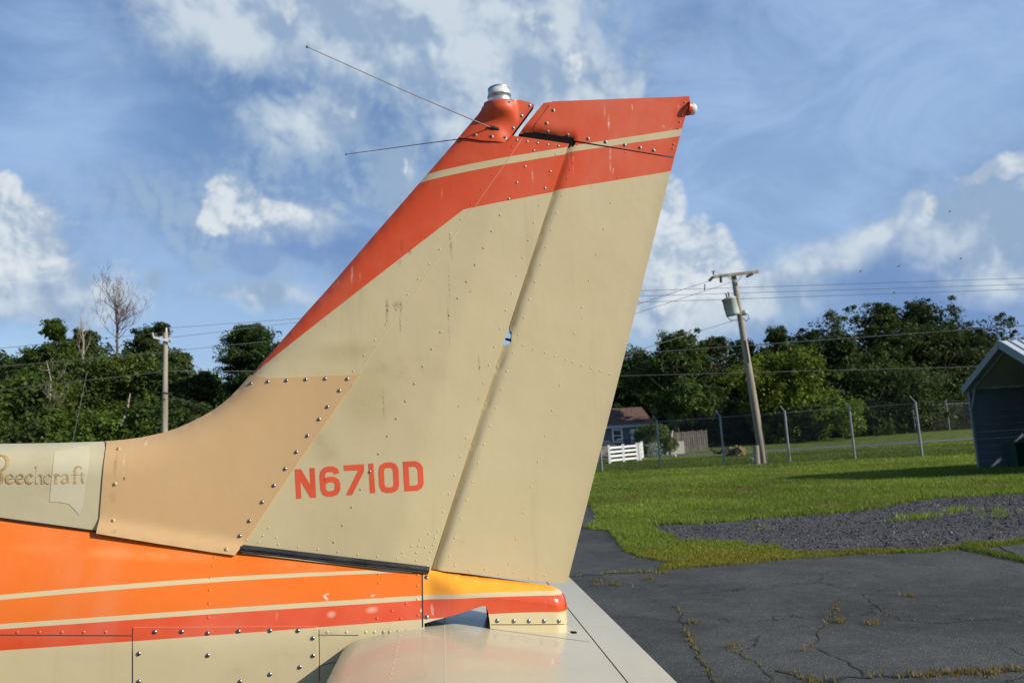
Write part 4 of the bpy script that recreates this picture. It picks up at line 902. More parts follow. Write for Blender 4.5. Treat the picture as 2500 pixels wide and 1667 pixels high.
BR = (.13, .10, .045); DK = (.06, .045, .025); OL = (.33, .27, .12)
m_fin = paint('fin_paint', fin_layers('fin'), wear=1.45, stains=[
    Sx(965, 895, .16, .055, -8, OL, .8, 5), Sx(850, 860, .12, .04, 0, OL, .5, 6), Sx(900, 970, .10, .10, 30, OL, .45, 5), Sx(785, 1080, .045, .075, 35, OL, .6, 7),
    Sx(945, 750, .006, .034, 0, DK, .95, 260), Sx(944, 778, .004, .03, 0, DK, .6, 260), Sx(979, 752, .004, .03, 0, DK, .9, 260), Sx(977, 795, .003, .035, 0, DK, .8, 260), Sx(968, 745, .014, .02, 0, DK, .5, 230),
    Sx(981, 600, .007, .03, 0, DK, .55, 260), Sx(1000, 615, .007, .012, 0, DK, .6, 260), Sx(975, 640, .008, .012, 0, DK, .5, 260), Sx(1100, 600, .006, .05, 2, BR, .7, 230), Sx(1096, 690, .003, .07, 0, BR, .6, 160), Sx(1095, 790, .003, .09, 0, BR, .55, 120),
    Sx(936, 990, .003, .05, 0, BR, .7, 200), Sx(1169, 885, .003, .03, 0, BR, .7, 200), Sx(1171, 898, .003, .005, 0, DK, .9, 0), Sx(1148, 712, .002, .004, 0, DK, .9, 0), Sx(1119, 992, .002, .003, 20, DK, 1., 0), Sx(1168, 975, .004, .006, 0, BR, .8, 300), Sx(1010, 1220, .25, .06, 0, (.55, .46, .27), .3, 3),
    Sx(1300, 430, .003, .03, 0, (.6, .5, .45), .6, 200), Sx(820, 960, .2, .12, 40, (.47, .40, .22), .4, 4)])
m_rud = paint('rudder_paint', fin_layers('rudder'), wear=1.35, stains=[
    Sx(1490, 390, .004, .07, -4, (.62, .45, .38), .7, 90, Rf), Sx(1486, 300, .0045, .03, -4, (.68, .55, .48), .8, 140, Rf), Sx(1476, 270, .004, .025, -4, (.65, .45, .38), .6, 140, Rf), Sx(1543, 263, .003, .012, 0, (.7, .6, .52), .8, 140, Rf), Sx(1497, 418, .003, .012, -10, (.8, .7, .6), .9, 200, Rf),
    Sx(1400, 385, .003, .06, -4, (.6, .4, .35), .5, 90, Rf), Sx(1620, 310, .006, .006, 0, (.65, .5, .42), .8, 150, Rf), Sx(1656, 262, .004, .014, -8, (.68, .55, .48), .7, 150, Rf), Sx(1638, 316, .006, .005, 0, (.6, .4, .3), .8, 150, Rf), Sx(1354, 268, .002, .02, 0, (.65, .5, .42), .4, 150, Rf),
    Sx(1420, 779, .0018, .0025, 0, DK, .9, 0, Rf), Sx(1250, 1323, .035, .03, 0, (.62, .42, .2), .4, 6, Rf), Sx(1128, 1324, .012, .008, 20, (.55, .33, .15), .55, 40, Rf)])
m_darkin = mat('dark_inside', (.006, .006, .006), .9, spec=.1)  # near-black: shade painted into slots, cap edges and hollow interiors; also on small fittings
m_gap = mat('panel_gap', (.02, .018, .014), .9)
m_cedge = mat('cream_edge', (.5, .43, .27), .5)
FU = lambda x, y: on(x, y, w_fus)
CO = lambda x, y: on(x, y, h_cone)
def curve(pts, g_, deg=2):
    q = np.array([g_(*p) for p in pts]); return np.polyfit(q[:, 0], q[:, 1], deg)
def fus_layers(cs, top, g_=None):
    def fn(b, t):
        sp_ = b.node('ShaderNodeSeparateXYZ'); b.put(sp_.inputs[0], t); x, z = sp_.outputs[0], sp_.outputs[2]; ms = []
        for c in cs: f = b.m('MULTIPLY_ADD', b.m('MULTIPLY_ADD', x, float(c[0]), float(c[1])), x, float(c[2])); ms.append(b.m('LESS_THAN', z, f))
        c = top
        cols = [CREAM, top, CREAM, RED, CREAM] if len(cs) == 5 else [CREAM, RED, (.60, .50, .29)]
        for m_, cc_ in zip(ms, cols): c = b.mix(m_, c, cc_)
        red = b.m('MULTIPLY', ms[-2], b.m('SUBTRACT', 1., ms[-1])); return c, red
    return fn
s1t = curve([(0, 1451), (350, 1424), (500, 1410), (700, 1398), (990, 1390)], FU); s1b = curve([(0, 1463), (350, 1436), (500, 1421.5), (700, 1408), (990, 1397)], FU)
s2t = curve([(0, 1522.5), (350, 1498), (500, 1486.5), (700, 1474), (1030, 1452.5)], FU); s2b = curve([(0, 1535), (350, 1510.5), (500, 1498.7), (700, 1486), (1030, 1464.5)], FU)
rb_ = curve([(0, 1587), (325, 1565), (500, 1551), (778, 1530), (1030, 1511)], FU)
m_fus = paint('fuselage_paint', fus_layers([s1t, s1b, s2t, s2b, rb_], ORANGE), rough=.3, coat=.25, chips=.25, stains=[
    Sx(795, 1458, .012, .004, -50, (.62, .6, .55), .95, 0, FU), Sx(799, 1449, .006, .004, 0, (.62, .55, .4), .8, 200, FU), Sx(911, 1453, .009, .004, 0, (.7, .55, .4), .9, 120, FU),
    Sx(809, 1499, .014, .010, 0, (.62, .36, .28), .8, 0, FU), Sx(908, 1488, .020, .010, 0, (.62, .36, .28), .7, 0, FU), Sx(1028, 1489, .003, .006, 0, (.75, .65, .4), .9, 0, FU), Sx(720, 1385, .12, .02, -6, (.75, .33, .16), .5, 8, FU),
    Sx(900, 1560, .09, .03, 5, (.30, .25, .12), .5, 6, FU), Sx(640, 1620, .12, .03, 15, (.33, .28, .14), .55, 5, FU), Sx(300, 1350, .3, .02, -8, (.80, .30, .10), .5, 8, FU), Sx(790, 1548, .05, .02, 0, (.36, .30, .15), .5, 14, FU)])
c2t = curve([(1035, 1452), (1200, 1446), (1340, 1442)], CO); c2b = curve([(1035, 1463), (1200, 1457), (1340, 1453)], CO); cr_ = curve([(1035, 1511), (1200, 1498), (1380, 1490)], CO)
m_cone = paint('tail_cone_paint', fus_layers([c2t, c2b, cr_], AMBER), rough=.2, wear=.4, coat=.7, chips=.1, stains=[Sx(1194, 1467, .002, .004, 0, DK, .8, 300, CO)])
m_tan = paint('fairing_paint', lambda b, t: (b.mix(0., TAN, TAN), None), rough=.42, wear=.5, coat=.1, chips=.15, stains=[
    Sx(357, 1082, .004, .010, 0, (.62, .52, .38), .9, 0), Sx(303, 1135, .003, .035, 3, (.70, .60, .45), .8, 70), Sx(304, 1168, .003, .006, 0, DK, 1., 0), Sx(282, 1135, .006, .04, 0, BR, .6, 300), Sx(283, 1296, .01, .006, 0, BR, .6, 300), Sx(275, 1215, .012, .02, 0, BR, .35, 300)])
m_spine = paint('spine_paint', lambda b, t: (b.mix(0., SPINE, SPINE), None), rough=.34, wear=1., chips=.1, stains=[Sx(85, 1150, .08, .12, 0, (.36, .30, .17), .55, 6), Sx(150, 1190, .10, .06, 0, (.36, .30, .17), .4, 6)])
m_spine2 = mat('overpaint', (.53, .48, .33), .4, var=.04, vscale=8)

# ---- skins
fin_poly = [F(590, 1332), F(700, 1346), F(800, 1358), F(900, 1371), F(1000, 1386), F(1049, 1396), F(1051.5, 1392), F(1218, 873), F(1389, 351.5), F(1340, 344), F(1250, 331.5), F(1236, 347), P2(1120, 337), P2(1068, 397), P2(1000, 475), P2(900, 590), P2(800, 706), P2(750, 761), P2(700, 818), P2(660, 864), P2(628, 900), P2(606, 925), P2(592, 941), F(860, 940), F(700, 1155)]
slab('fin', fin_poly, h_fin, [m_fin, m_cedge], step=.016)
cap_b = (P2(1222, 240), )
BX, BZ = P2(1221, 240, D-.038)
def h_cap(x, z):
    d = pld((x, z), [P2(1120, 337), P2(1172, 276), P2(1179, 250), P2(1181, 240)]); base = .0242*nose(d, .10)
    top = sstep(z, BZ-.072, BZ-.026); r = .044; q = r*r-(x-BX)**2; ped = math.sqrt(q) if q > 0 else 0
    k = 40.; dr_ = segd((x, z), P2(1304, 257), P2(1250, 330)); base *= .5+.5*sstep(dr_, 0, .05); a, c = base, ped*top*min(1, max(0, BZ-z)/.004+.6)
    return max(.0015, math.log(math.exp(k*a*3)+math.exp(k*c*3))/(k*3)-.0057*(1-min(1, max(a, c)/.02))*.5)
CP = lambda x, y: on(x, y, h_cap)
cap_poly = [P2(1118, 339.5), CP(1180, 344.5), CP(1233, 348.5), CP(1250, 330), CP(1276, 295), CP(1304, 257), P2(1290, 256), P2(1279, 255), P2(1268, 253.5), (BX+.042, BZ-.0012), (BX+.036, BZ), (BX, BZ), (BX-.036, BZ), (BX-.042, BZ-.003), (BX-.044, BZ-.010), P2(1178, 262), P2(1174, 272), P2(1168, 281)]
capo = slab('fin_cap', cap_poly, h_cap, [m_fin, m_darkin], extra=.0016, step=.008)
rud_poly = [Rf(1384, 352), Rf(1243, 790), Rf(1246, 808), Rf(1250, 811), Rf(1248, 836), Rf(1240, 842), Rf(1226, 843), Rf(1220, 850), Rf(1049, 1390), Rf(1062, 1389), Rf(1085, 1394), P2(1384, 1424.5), P2(1646, 386), Rf(1406, 348), Rf(1399, 360)]
slab('rudder', rud_poly, h_rud, [m_rud, m_cedge], step=.012)
rcap_poly = [Rf(1267, 327), Rf(1330, 334), Rf(1406, 345), P2(1646, 384.5), P2(1664, 318), P2(1684, 246), P2(1682, 236), P2(1500, 246.5), P2(1346, 256), P2(1344, 258), P2(1325, 259.5), Rf(1318, 263)]
rcap = slab('rudder_cap', rcap_poly, h_rud, [m_rud, m_darkin], extra=.0010, step=.010)
slab('spar', [P2(1274, 338), P2(1278, 324), P2(1412, 343), P2(1400, 368), P2(1378, 362), P2(1330, 350)], lambda x, z: .012, m_darkin, step=.03)  # added black slab standing in for the shade in the slot under the rudder cap
slab('spar', [P2(1372, 340), P2(1386, 346), P2(1246, 790), P2(1234, 790)], lambda x, z: .008, m_darkin, step=.05)  # black slab, shade painted in behind the upper hinge gap
slab('spar', [P2(1222, 860), P2(1236, 860), P2(1062, 1390), P2(1048, 1390)], lambda x, z: .008, m_darkin, step=.05)  # same painted-in shade behind the lower hinge gap
mb = MB(); a, b = P2(1233, 829), P2(1254, 834); mb.tube([(a[0], D-.012, a[1]), (b[0], D-.012, b[1])], .0032, 8); mb.build('hinge_bolt', m_darkin, plane)
# spine and fairing
def h_sp(x, z): return h_fin(x, z)
sp_poly = [(-3.2, LE[0][1]), (-1.6, LE[1][1]), P2(0, 1083), P2(130, 1081), P2(282, 1076.6), F(264, 1301), F(0, 1266), (-1.6, zA[1][1]), (-3.2, zA[0][1])]
slab('spine', sp_poly, h_sp, m_spine, step=.011, extra=-.001)
fl_b = [F(242, 1300), F(400, 1326), F(577, 1353)]
def h_fair(x, z):
    d = pld((x, z), fl_b); return h_fin(x, z)+.014*(1-sstep(d, 0, .035))
fair_poly = [P2(261, 1077)]+[P2(*q) for q in [(310, 1073), (351, 1067.5), (402, 1056.5), (435, 1045.5), (465, 1032.5), (495, 1017.5), (523, 1001.5), (545, 985.5), (566, 967.5), (586, 946.5), (606, 923.5), (612, 916)]]+[F(660, 923), F(877, 914.5), F(730, 1126), F(598, 1323), F(577, 1353), F(520, 1345), F(400, 1326), F(242, 1300), F(245, 1250), F(249, 1200), F(253, 1150), F(256, 1120), F(258, 1103), F(259.3, 1093), F(260.2, 1086), F(260.8, 1081)]
fair = slab('dorsal_fairing', fair_poly, h_fair, [m_tan, m_tan], extra=.0022, step=.013)
# fuselage
mb = MB(); xs = list(np.linspace(-3.2, -1.3, 12))+list(np.linspace(-1.2, XE, 44)); nr = 40
for side in (-1, 1):
    V = []
    for x in xs:
        z0, z1 = zarr(zA, x)+.012, lerp(x, [-3.2, -1.05, .06], [.45, .78, 1.06])
        for k in range(nr+1): z = z0+(z1-z0)*(k/nr)**.95; V.append((x, D+side*(w_fus(x, z) if k else w_fus(x, z)*.75), z))
    Fc = [(i*(nr+1)+k, i*(nr+1)+k+1, (i+1)*(nr+1)+k+1, (i+1)*(nr+1)+k) for i in range(len(xs)-1) for k in range(nr)]
    mb.add(V, Fc if side < 0 else [f[::-1] for f in Fc], True)
fus = mb.build('fuselage', m_fus, plane)
mb = MB(); x = XE-.003; V = [(x, D-w_fus(x, z)+.001, z) for z in np.linspace(zarr(zA, x), 1.07, 20)]; V += [(x, 2*D-v[1], v[2]) for v in V[::-1]]; mb.add(V, [tuple(range(len(V)))]); mb.build('end_shade_plate', m_darkin, plane)  # black end plate, added so the cutout looks dark inside
cone_poly = CT+[P2(1386, 1546)]
hole = [CO(1036, 1521), CO(1110, 1500), CO(1180, 1478), CO(1186, 1479), CO(1191, 1492), CO(1195, 1512), CO(1198, 1545), CO(1037, 1545)]
lowc = [CO(1198, 1560), CO(1034, 1560)]
cone_poly = [CO(1031.5, 1390)]+CT+[CO(1384, 1600), CO(1200, 1600), CO(1033, 1600)]
cone = slab('tail_cone', cone_poly, h_cone, m_cone, step=.010, holes=[hole])
inner_shade_poly = [CO(1034, 1453), CO(1378, 1453), CO(1382, 1600), CO(1200, 1600), CO(1034, 1600)]
inner_shade = slab('cone_inner_shade', inner_shade_poly, lambda x, z: max(.001, h_cone(x, z)-.003), m_darkin, step=.012, holes=[hole])  # added inner skin, painted black as the shade inside the hollow cone
# strip skirt faces from the cone so that it is a hollow shell, then give it thickness
for oo in (cone, inner_shade):
  bmm = bmesh.new(); bmm.from_mesh(oo.data); bmm.faces.ensure_lookup_table(); bmesh.ops.delete(bmm, geom=[f for f in bmm.faces if not f.smooth and f.calc_center_median().z < P2(1200, 1470)[1]+.02 and f.calc_center_median().x < CO(1300, 1500)[0]], context='FACES'); bmm.to_mesh(oo.data); bmm.free()
# black rubber seal
def ribbon(name, pts, hf, width, height, m, parent=plane, sub=10, solid=True, extra=0., taper=None, cols=5, g_=None):
    """strip lying on a skin along a pixel-traced line; rounded section"""
    q = []
    for a, b in zip(pts[:-1], pts[1:]):
        for j in range(sub): q.append((a[0]+(b[0]-a[0])*j/sub, a[1]+(b[1]-a[1])*j/sub))
    q.append(pts[-1]); w = [on(*p, hf) for p in q]; V = []; n = len(w)
    for i, p in enumerate(w):
        d = np.array(w[min(i+1, n-1)])-np.array(w[max(i-1, 0)]); d = d/np.linalg.norm(d); nn = np.array([-d[1], d[0]]); wd = width*(taper(i/(n-1)) if taper else 1)
        for k in range(cols):
            s = -1+2*k/(cols-1); pp = np.array(p)+nn*wd/2*s; V.append((pp[0], D-hf(*pp)-extra-height*math.sqrt(max(0, 1-s*s)) , pp[1]))
    Fc = [(i*cols+k, (i+1)*cols+k, (i+1)*cols+k+1, i*cols+k+1) for i in range(n-1) for k in range(cols-1)]
    return link(name, mesh(name, V, Fc, m, True), parent)
m_rub = mat('black_rubber', (.014, .014, .016), .55, var=.5, vscale=40, bump=.4, bscale=90, spec=.35, col2=(.035, .035, .038), stretch=(.3, 1, 1))
ribbon('rubber_seal', [(588, 1337), (700, 1350), (850, 1368), (1000, 1385), (1048, 1391)], h_fin, .0165, .007, m_rub, extra=.002)
ribbon('rubber_seal', [(586, 1344), (700, 1357), (850, 1374), (1000, 1391), (1046, 1397)], h_fin, .006, .010, m_rub, extra=.003)
ribbon('seal_edge', [(592, 1348), (750, 1367), (900, 1383), (1005, 1395)], lambda x, z: max(h_fin(x, z), w_fus(x, z)), .003, .003, m_cedge, extra=.004)
# panel seams
m_seam = mat('seam_light', (.56, .47, .28), .5); m_seamr = mat('seam_faded_red', (.62, .22, .14), .6)
ribbon('panel_seam', [(1156, 509), (1131, 544), (1098, 591), (1010, 720), (930, 830), (876, 913)], h_fin, .0018, .0006, m_seam, extra=.0001)
ribbon('panel_seam', [(1275, 338), (1233, 400), (1157, 508)], h_fin, .0018, .0006, m_seamr, extra=.0001)
ribbon('panel_seam', [(1340, 258), (1322, 283), (1306, 305), (1302, 313), (1303, 321), (1310, 330), (1322, 334)], h_rud, .0016, .0003, m_gap, extra=.0014)
ribbon('panel_seam', [(1406, 345), (1520, 364), (1645, 385)], h_rud, .0016, .0003, m_gap, extra=.0011)
ribbon('panel_seam', [(0, 1549), (160, 1550), (325, 1551)], w_fus, .0018, .0004, m_gap, extra=.0002)
ribbon('panel_seam', [(777, 1549), (875, 1550)], w_fus, .0016, .0004, m_gap, extra=.0002)
ribbon('panel_seam', [(613, 1667), (690, 1648), (762, 1629), (830, 1612)], w_fus, .0014, .0004, m_gap, extra=.0002)
ribbon('panel_seam', [(0, 1264), (120, 1280), (243, 1297)], lambda x, z: h_fin(x, z), .003, .001, m_gap, extra=.0)
ribbon('panel_seam', [(259.5, 1082), (258.8, 1090), (257.4, 1103), (255.3, 1120), (252.2, 1150), (248.2, 1200), (244.2, 1250), (241, 1299)], h_fin, .0030, .0006, m_gap, extra=-.0004, sub=4)
ribbon('panel_seam', [(1199, 1524), (1290, 1524), (1384, 1523)], h_cone, .0016, .0004, m_gap, extra=.0003)
ribbon('panel_seam', [(1031, 1396), (1031.5, 1450), (1032, 1530)], lambda x, z: max(w_fus(x, z), h_cone(x, z)), .0028, .0004, m_gap, extra=.0006)
# access panel
acc_poly = [FU(328, 1530), FU(500, 1529.5), FU(772, 1528), FU(776, 1532), FU(777, 1640), FU(777, 1760), FU(500, 1800), FU(326, 1800), FU(325.5, 1600), FU(325.5, 1534)]
acc = slab('access_panel', acc_poly, w_fus, [m_fus, m_seam], extra=.0016, step=.02, both=False, depth=.002)
ribbon('panel_seam', [(324.5, 1533), (324, 1600), (324, 1667), (324, 1720)], w_fus, .0022, .0005, m_gap, extra=.0004)
ribbon('panel_seam', [(779, 1535), (780, 1600), (780, 1660)], w_fus, .0014, .0004, m_gap, extra=.0003)
# ---- rivets
def dome(mb, p, n, r, hgt=.42):
    n = Vector(n).normalized(); u = n.cross(Vector((0, 0, 1)));  u = u.normalized() if u.length > .1 else Vector((1, 0, 0)); w = n.cross(u); V = []
    for rr, hh_ in ((1, 0), (.72, .7), (.3, .97)):
        for k in range(8): a = k*math.pi/4; V.append(Vector(p)+(u*math.cos(a)+w*math.sin(a))*r*rr+n*r*hgt*hh_)
    V.append(Vector(p)+n*r*hgt); mb.add(V, [(i*8+k, i*8+(k+1) % 8, (i+1)*8+(k+1) % 8, (i+1)*8+k) for i in range(2) for k in range(8)]+[(16+k, 16+(k+1) % 8, 24) for k in range(8)], True)
def C_(ox, oy, s, L): return [(ox+x/s, oy+y/s) for x, y in L]
def rivets(pts, hf, r, m, parent, name='rivet', extra=0.):
    mb = MB()
    for px, py in pts: x, z = on(px, py, hf); dome(mb, (x, D-hf(x, z)-extra, z), surf_n(x, z, hf), r)
    o = mb.build(name, m, parent); o['kind'] = 'stuff'
c4 = lambda L: C_(800, 400, 2.8517, L); c3 = lambda L: C_(550, 850, 2.8517, L); ct = lambda L: C_(1000, 150, 3.136, L); c5 = lambda L: C_(1050, 800, 2.489, L); c2_ = lambda L: C_(500, 1200, 3.358, L); c1_ = lambda L: C_(0, 1000, 2.351, L)
fin_r = c4([(926, 386), (853, 490), (780, 594), (706, 698), (631, 803), (557, 909), (482, 1015), (406, 1120), (331, 1227), (254, 1335), (179, 1444), (1142, 79), (1070, 181), (998, 285)]) + ct([(787, 654), (1119, 711)]) + \
    c4([(1474, 291), (1436, 411), (1397, 534), (1358, 655), (1318, 777), (1281, 900), (1241, 1021), (1201, 1148), (1162, 1274), (1123, 1399), (1084, 1525)]) + \
    c3([(1679, 624), (1637, 753), (1597, 882), (1556, 1011), (1518, 1140), (1478, 1270), (1460, 1319), (1446, 1367), (1431, 1417), (1415, 1467), (1408, 1518), (1417, 1290), (1356, 1333), (1296, 1377), (1345, 1375), (1391, 1384), (1233, 1420), (1331, 1421), (1330, 1478), (1196, 1465), (1060, 1448), (922, 1433), (784, 1417), (645, 1400), (508, 1382), (370, 1364), (234, 1349), (152, 1335), (262, 1304), (301, 1247), (356, 1317)])
rivets(fin_r, h_fin, .0025, m_fin, plane)
spar_r = c4([(1200, 357), (1141, 470), (1084, 587), (1026, 703), (967, 821), (905, 936), (847, 1054), (785, 1172), (724, 1290), (662, 1411), (603, 1530)]) + c3([(1254, 369), (1191, 490), (1129, 611), (1067, 735), (942, 982), (879, 1106), (816, 1231), (755, 1348)])
m_rivd = mat('worn_rivet', (.33, .28, .17), .5, .1)
rivets(spar_r, h_fin, .0029, m_rivd, plane)
rud_r = c4([(1631, 222), (1593, 342), (1556, 461), (1518, 580), (1481, 701), (1443, 823), (1405, 944), (1366, 1069), (1327, 1191), (1289, 1316), (1247, 1443)]) + \
    c5([(466, 265), (433, 375), (398, 486), (363, 597), (328, 708), (292, 821), (257, 933), (222, 1046), (187, 1160), (151, 1274), (118, 1386), (153, 1444), (564, 107), (628, 130), (697, 151), (761, 174), (827, 196), (866, 207), (922, 228), (979, 246), (1035, 264), (1092, 283), (876, 34), (788, 348), (743, 502), (701, 656), (656, 813), (612, 968), (568, 1124), (523, 1281), (480, 1435), (237, 1476), (334, 1465), (420, 1497), (512, 1486), (602, 1519), (696, 1506)]) + \
    [(1491, 496), (1474, 559), (1456, 622), (1438, 686), (1421, 750)] + ct([(1246, 769), (1228, 830), (1206, 898), (1165, 1029), (1288, 640), (1650, 694), (1595, 889), (1541, 1086), (2041, 569)])
rivets(rud_r, h_rud, .0024, m_rud, plane)
m_rivr = mat('worn_red_rivet', (.30, .09, .05), .45, .3)
rivets(ct([(2105, 316), (2095, 364), (2080, 415), (2067, 466), (2053, 517), (2020, 637), (2013, 670)]), h_rud, .0032, m_rivr, rcap, extra=.001)
rivets(c2_([(63, 610), (45, 703), (38, 806), (34, 915), (30, 1029), (1424, 676), (1425, 747), (1747, 680), (1746, 770), (1745, 882), (1650, 915), (1533, 975), (1412, 1037), (1605, 1040), (1748, 1011), (1004, 1149), (1162, 1149), (1321, 1149), (1393, 1148)]) + c1_([(1231, 847), (1220, 897), (98, 1275), (226, 1275), (354, 1275), (480, 1275), (606, 1275), (-30, 1275)]), w_fus, .0036, m_fus, plane)
rivets(c2_([(1515, 1148), (1585, 1145), (1650, 1143), (1722, 1138), (1465, 1148)]), w_fus, .0042, m_rivd, plane, name='bolt')
# ---- screws
m_chrome = mat('screw_steel', (.30, .30, .31), .30, 1.); m_slot = mat('screw_slot', (.02, .02, .02), .8); m_wash = mat('washer', (.30, .28, .26), .45, .8); m_oldscrew = mat('old_screw', (.13, .09, .065), .55, .4)
def screw_mesh(nm, mh, washer):
    mb = MB(); R_ = Matrix.Rotation(math.pi/2, 3, 'X')
    mb.lathe((0, 0, 0), [(1, 0), (.96, .22), (.78, .45), (.45, .60), (0, .66)], 18, R_); f0 = len(mb.f)
    for a in (0, math.pi/2): mb.box(Vector((0, -.63, 0)), (.8, .12, .16), M=Matrix.Rotation(a+.3, 3, 'Y'))
    f1 = len(mb.f)
    if washer: mb.lathe((0, 0, 0), [(1.45, -.05), (1.4, .12), (1.0, .14)], 20, R_)
    mi = [0]*f0+[1]*(f1-f0)+[2]*(len(mb.f)-f1); return mesh(nm, mb.v, mb.f, [mh, m_slot, m_wash], mb.s, mi)
sm_c = screw_mesh('screw', m_chrome, False); sm_w = screw_mesh('screw_with_washer', m_chrome, True); sm_o = screw_mesh('old_screw', m_oldscrew, True)
def screws(pts, hf, r, me, parent, extra=0.):
    iw = world_of(parent).inverted()
    for px, py in pts:
        x, z = on(px, py, hf); n = surf_n(x, z, hf); o = bpy.data.objects.new('screw', me); COL.objects.link(o); o.parent = parent; o.matrix_parent_inverse = iw
        q = (-n).to_track_quat('Y', 'Z').to_matrix() @ Matrix.Rotation(random.uniform(0, 6), 3, 'Y')
        o.matrix_basis = Matrix.Translation((x, D-hf(x, z)-extra, z)) @ (q*r).to_4x4()
screws(c3([(178, 246), (297, 233), (427, 224), (561, 218), (696, 212), (850, 214), (795, 295), (712, 408), (654, 494), (573, 609), (496, 722), (418, 839), (340, 954), (258, 1070), (169, 1201), (102, 1305)]), h_fair, .0046, sm_c, fair, .0022)
m_tscrew = mat('painted_screw', (.5, .35, .18), .4, .2); sm_t = screw_mesh('painted_screw', m_tscrew, False)
screws(c1_([(683, 225), (663, 425), (652, 635), (1301, 799)]), h_fair, .0048, sm_t, fair, .0022)
screws(c1_([(890, 1272), (1044, 1271), (1192, 1280), (1370, 1268), (1551, 1265), (798, 1397), (1194, 1407), (798, 1557), (1379, 1557)]) + c2_([(764, 1136), (887, 1197), (888, 1340), (779, 1434), (535, 1493), (290, 1553)]), w_fus, .0048, sm_c, acc, .0016)
screws(C_(950, 1300, 3.36, [(307, 365), (309, 690), (887, 721), (1023, 723), (1147, 723), (1271, 723), (1394, 723)]), h_cone, .0037, sm_w, cone, .0003)
screws(ct([(1098, 378), (1047, 476), (1056, 543), (1208, 568), (1364, 594), (1498, 619), (1645, 643), (1762, 662), (1866, 684)]), h_rud, .0036, sm_o, rcap, .001)
screws(ct([(500, 565), (625, 578), (731, 587)]), h_cap, .0040, sm_o, capo, .0016); screws(ct([(763, 312), (857, 420), (792, 513), (918, 342)]), h_cap, .0033, sm_w, capo, .0016)
rivets(ct([(821, 602), (901, 615), (980, 626), (1058, 637), (1139, 648), (951, 682), (885, 805), (821, 928), (760, 1052), (1077, 842), (1037, 971)]), h_fin, .0036, m_wash, plane)
screws(c3([(1007, 858)]), h_fin, .003, sm_c, plane, .0008)
# ---- lettering
m_letter = mat('registration_red', (.64, .085, .032), .4, var=.08, vscale=12)
def stroke2d(pts, w, closed=False):
    pts = [np.array(p, float) for p in pts]; n = len(pts); A_, B__ = [], []
    ws = w if isinstance(w, (list, tuple)) else [w]*n
    for i in range(n):
        a = pts[i-1] if (i > 0 or closed) else pts[i]; c = pts[(i+1) % n] if (i < n-1 or closed) else pts[i]; p = pts[i]
        d1 = p-a if np.linalg.norm(p-a) > 0 else c-p; d2 = c-p if np.linalg.norm(c-p) > 0 else p-a; d1 = d1/np.linalg.norm(d1); d2 = d2/np.linalg.norm(d2)
        nn = np.array([-d1[1]-d2[1], d1[0]+d2[0]]); nn = nn/np.linalg.norm(nn); k = 1/max(.5, nn@np.array([-d1[1], d1[0]])); A_.append(p+nn*ws[i]/2*k); B__.append(p-nn*ws[i]/2*k)
    m_ = n if closed else n-1; return A_+B__, [(i, (i+1) % n, n+(i+1) % n, n+i) for i in range(m_)]
def decal(mb, V2, Fc, hf, conv, extra):
    V = []
    for p in V2: x, z = on(*conv(p), hf); V.append((x, D-hf(x, z)-extra, z))
    mb.add(V, Fc, True)
def decal_poly(mb, poly, hf, conv, extra):
    P_ = dense([tuple(p) for p in poly], 12); k0 = len(P_); pa = np.array(P_); xx, yy = np.meshgrid(np.arange(pa[:, 0].min(), pa[:, 0].max(), 14), np.arange(pa[:, 1].min(), pa[:, 1].max(), 14)); xx, yy = xx.ravel(), yy.ravel(); ii = inside(P_, xx, yy)
    P_ = P_+[(a, b) for a, b in zip(xx[ii], yy[ii]) if np.min((pa[:, 0]-a)**2+(pa[:, 1]-b)**2) > 30]; r = geometry.delaunay_2d_cdt([Vector(p) for p in P_], [], [list(range(k0))], 1, 1e-5); decal(mb, [tuple(v) for v in r[0]], [tuple(f) for f in r[2]], hf, conv, extra)
cv3 = lambda p: (550+p[0]/2.8517, 850+p[1]/2.8517); cv1 = lambda p: (p[0]/2.351, 1000+p[1]/2.351)
polys = {'letter_n': [(484, 842), (527, 839), (594, 952), (587, 833), (623, 831), (633, 1038), (594, 1040), (524, 922), (530, 1045), (495, 1047)],
         'digit_seven': [(825, 814), (966, 806), (967, 855), (884, 1020), (841, 1022), (926, 848), (828, 852)], 'digit_one': [(996, 802), (1031, 800), (1045, 1005), (1009, 1008)]}
for nm, pl in polys.items(): mb = MB(); decal_poly(mb, pl, h_fin, cv3, .0005); mb.build(nm, m_letter, plane)
mb = MB(); decal(mb, *stroke2d([(776, 872), (770, 852), (752, 842), (725, 839), (697, 846), (680, 866), (676, 890), (682, 980), (692, 1002), (712, 1013), (745, 1012), (770, 1002), (782, 980), (782, 945), (776, 925), (756, 913), (735, 911), (712, 915), (694, 928)], 38), h_fin, cv3, .0005); mb.build('digit_six', m_letter, plane)
mb = MB(); decal(mb, *stroke2d([(1086, 850), (1093, 826), (1113, 814), (1148, 811), (1173, 819), (1187, 843), (1192, 948), (1185, 972), (1165, 984), (1127, 987), (1104, 979), (1091, 955)], 38, True), h_fin, cv3, .0005); mb.build('digit_zero', m_letter, plane)
mb = MB(); decal(mb, *stroke2d([(1256, 807), (1318, 803), (1342, 812), (1358, 836), (1363, 938), (1354, 960), (1332, 972), (1266, 976)], 38, True), h_fin, cv3, .0005); mb.build('letter_d', m_letter, plane)
m_gold = mat('faded_gold', (.42, .26, .085), .5, var=.25, vscale=60, col2=(.50, .36, .16)); m_gold2 = mat('very_faded_gold', (.40, .32, .20), .5, var=.15, vscale=60)
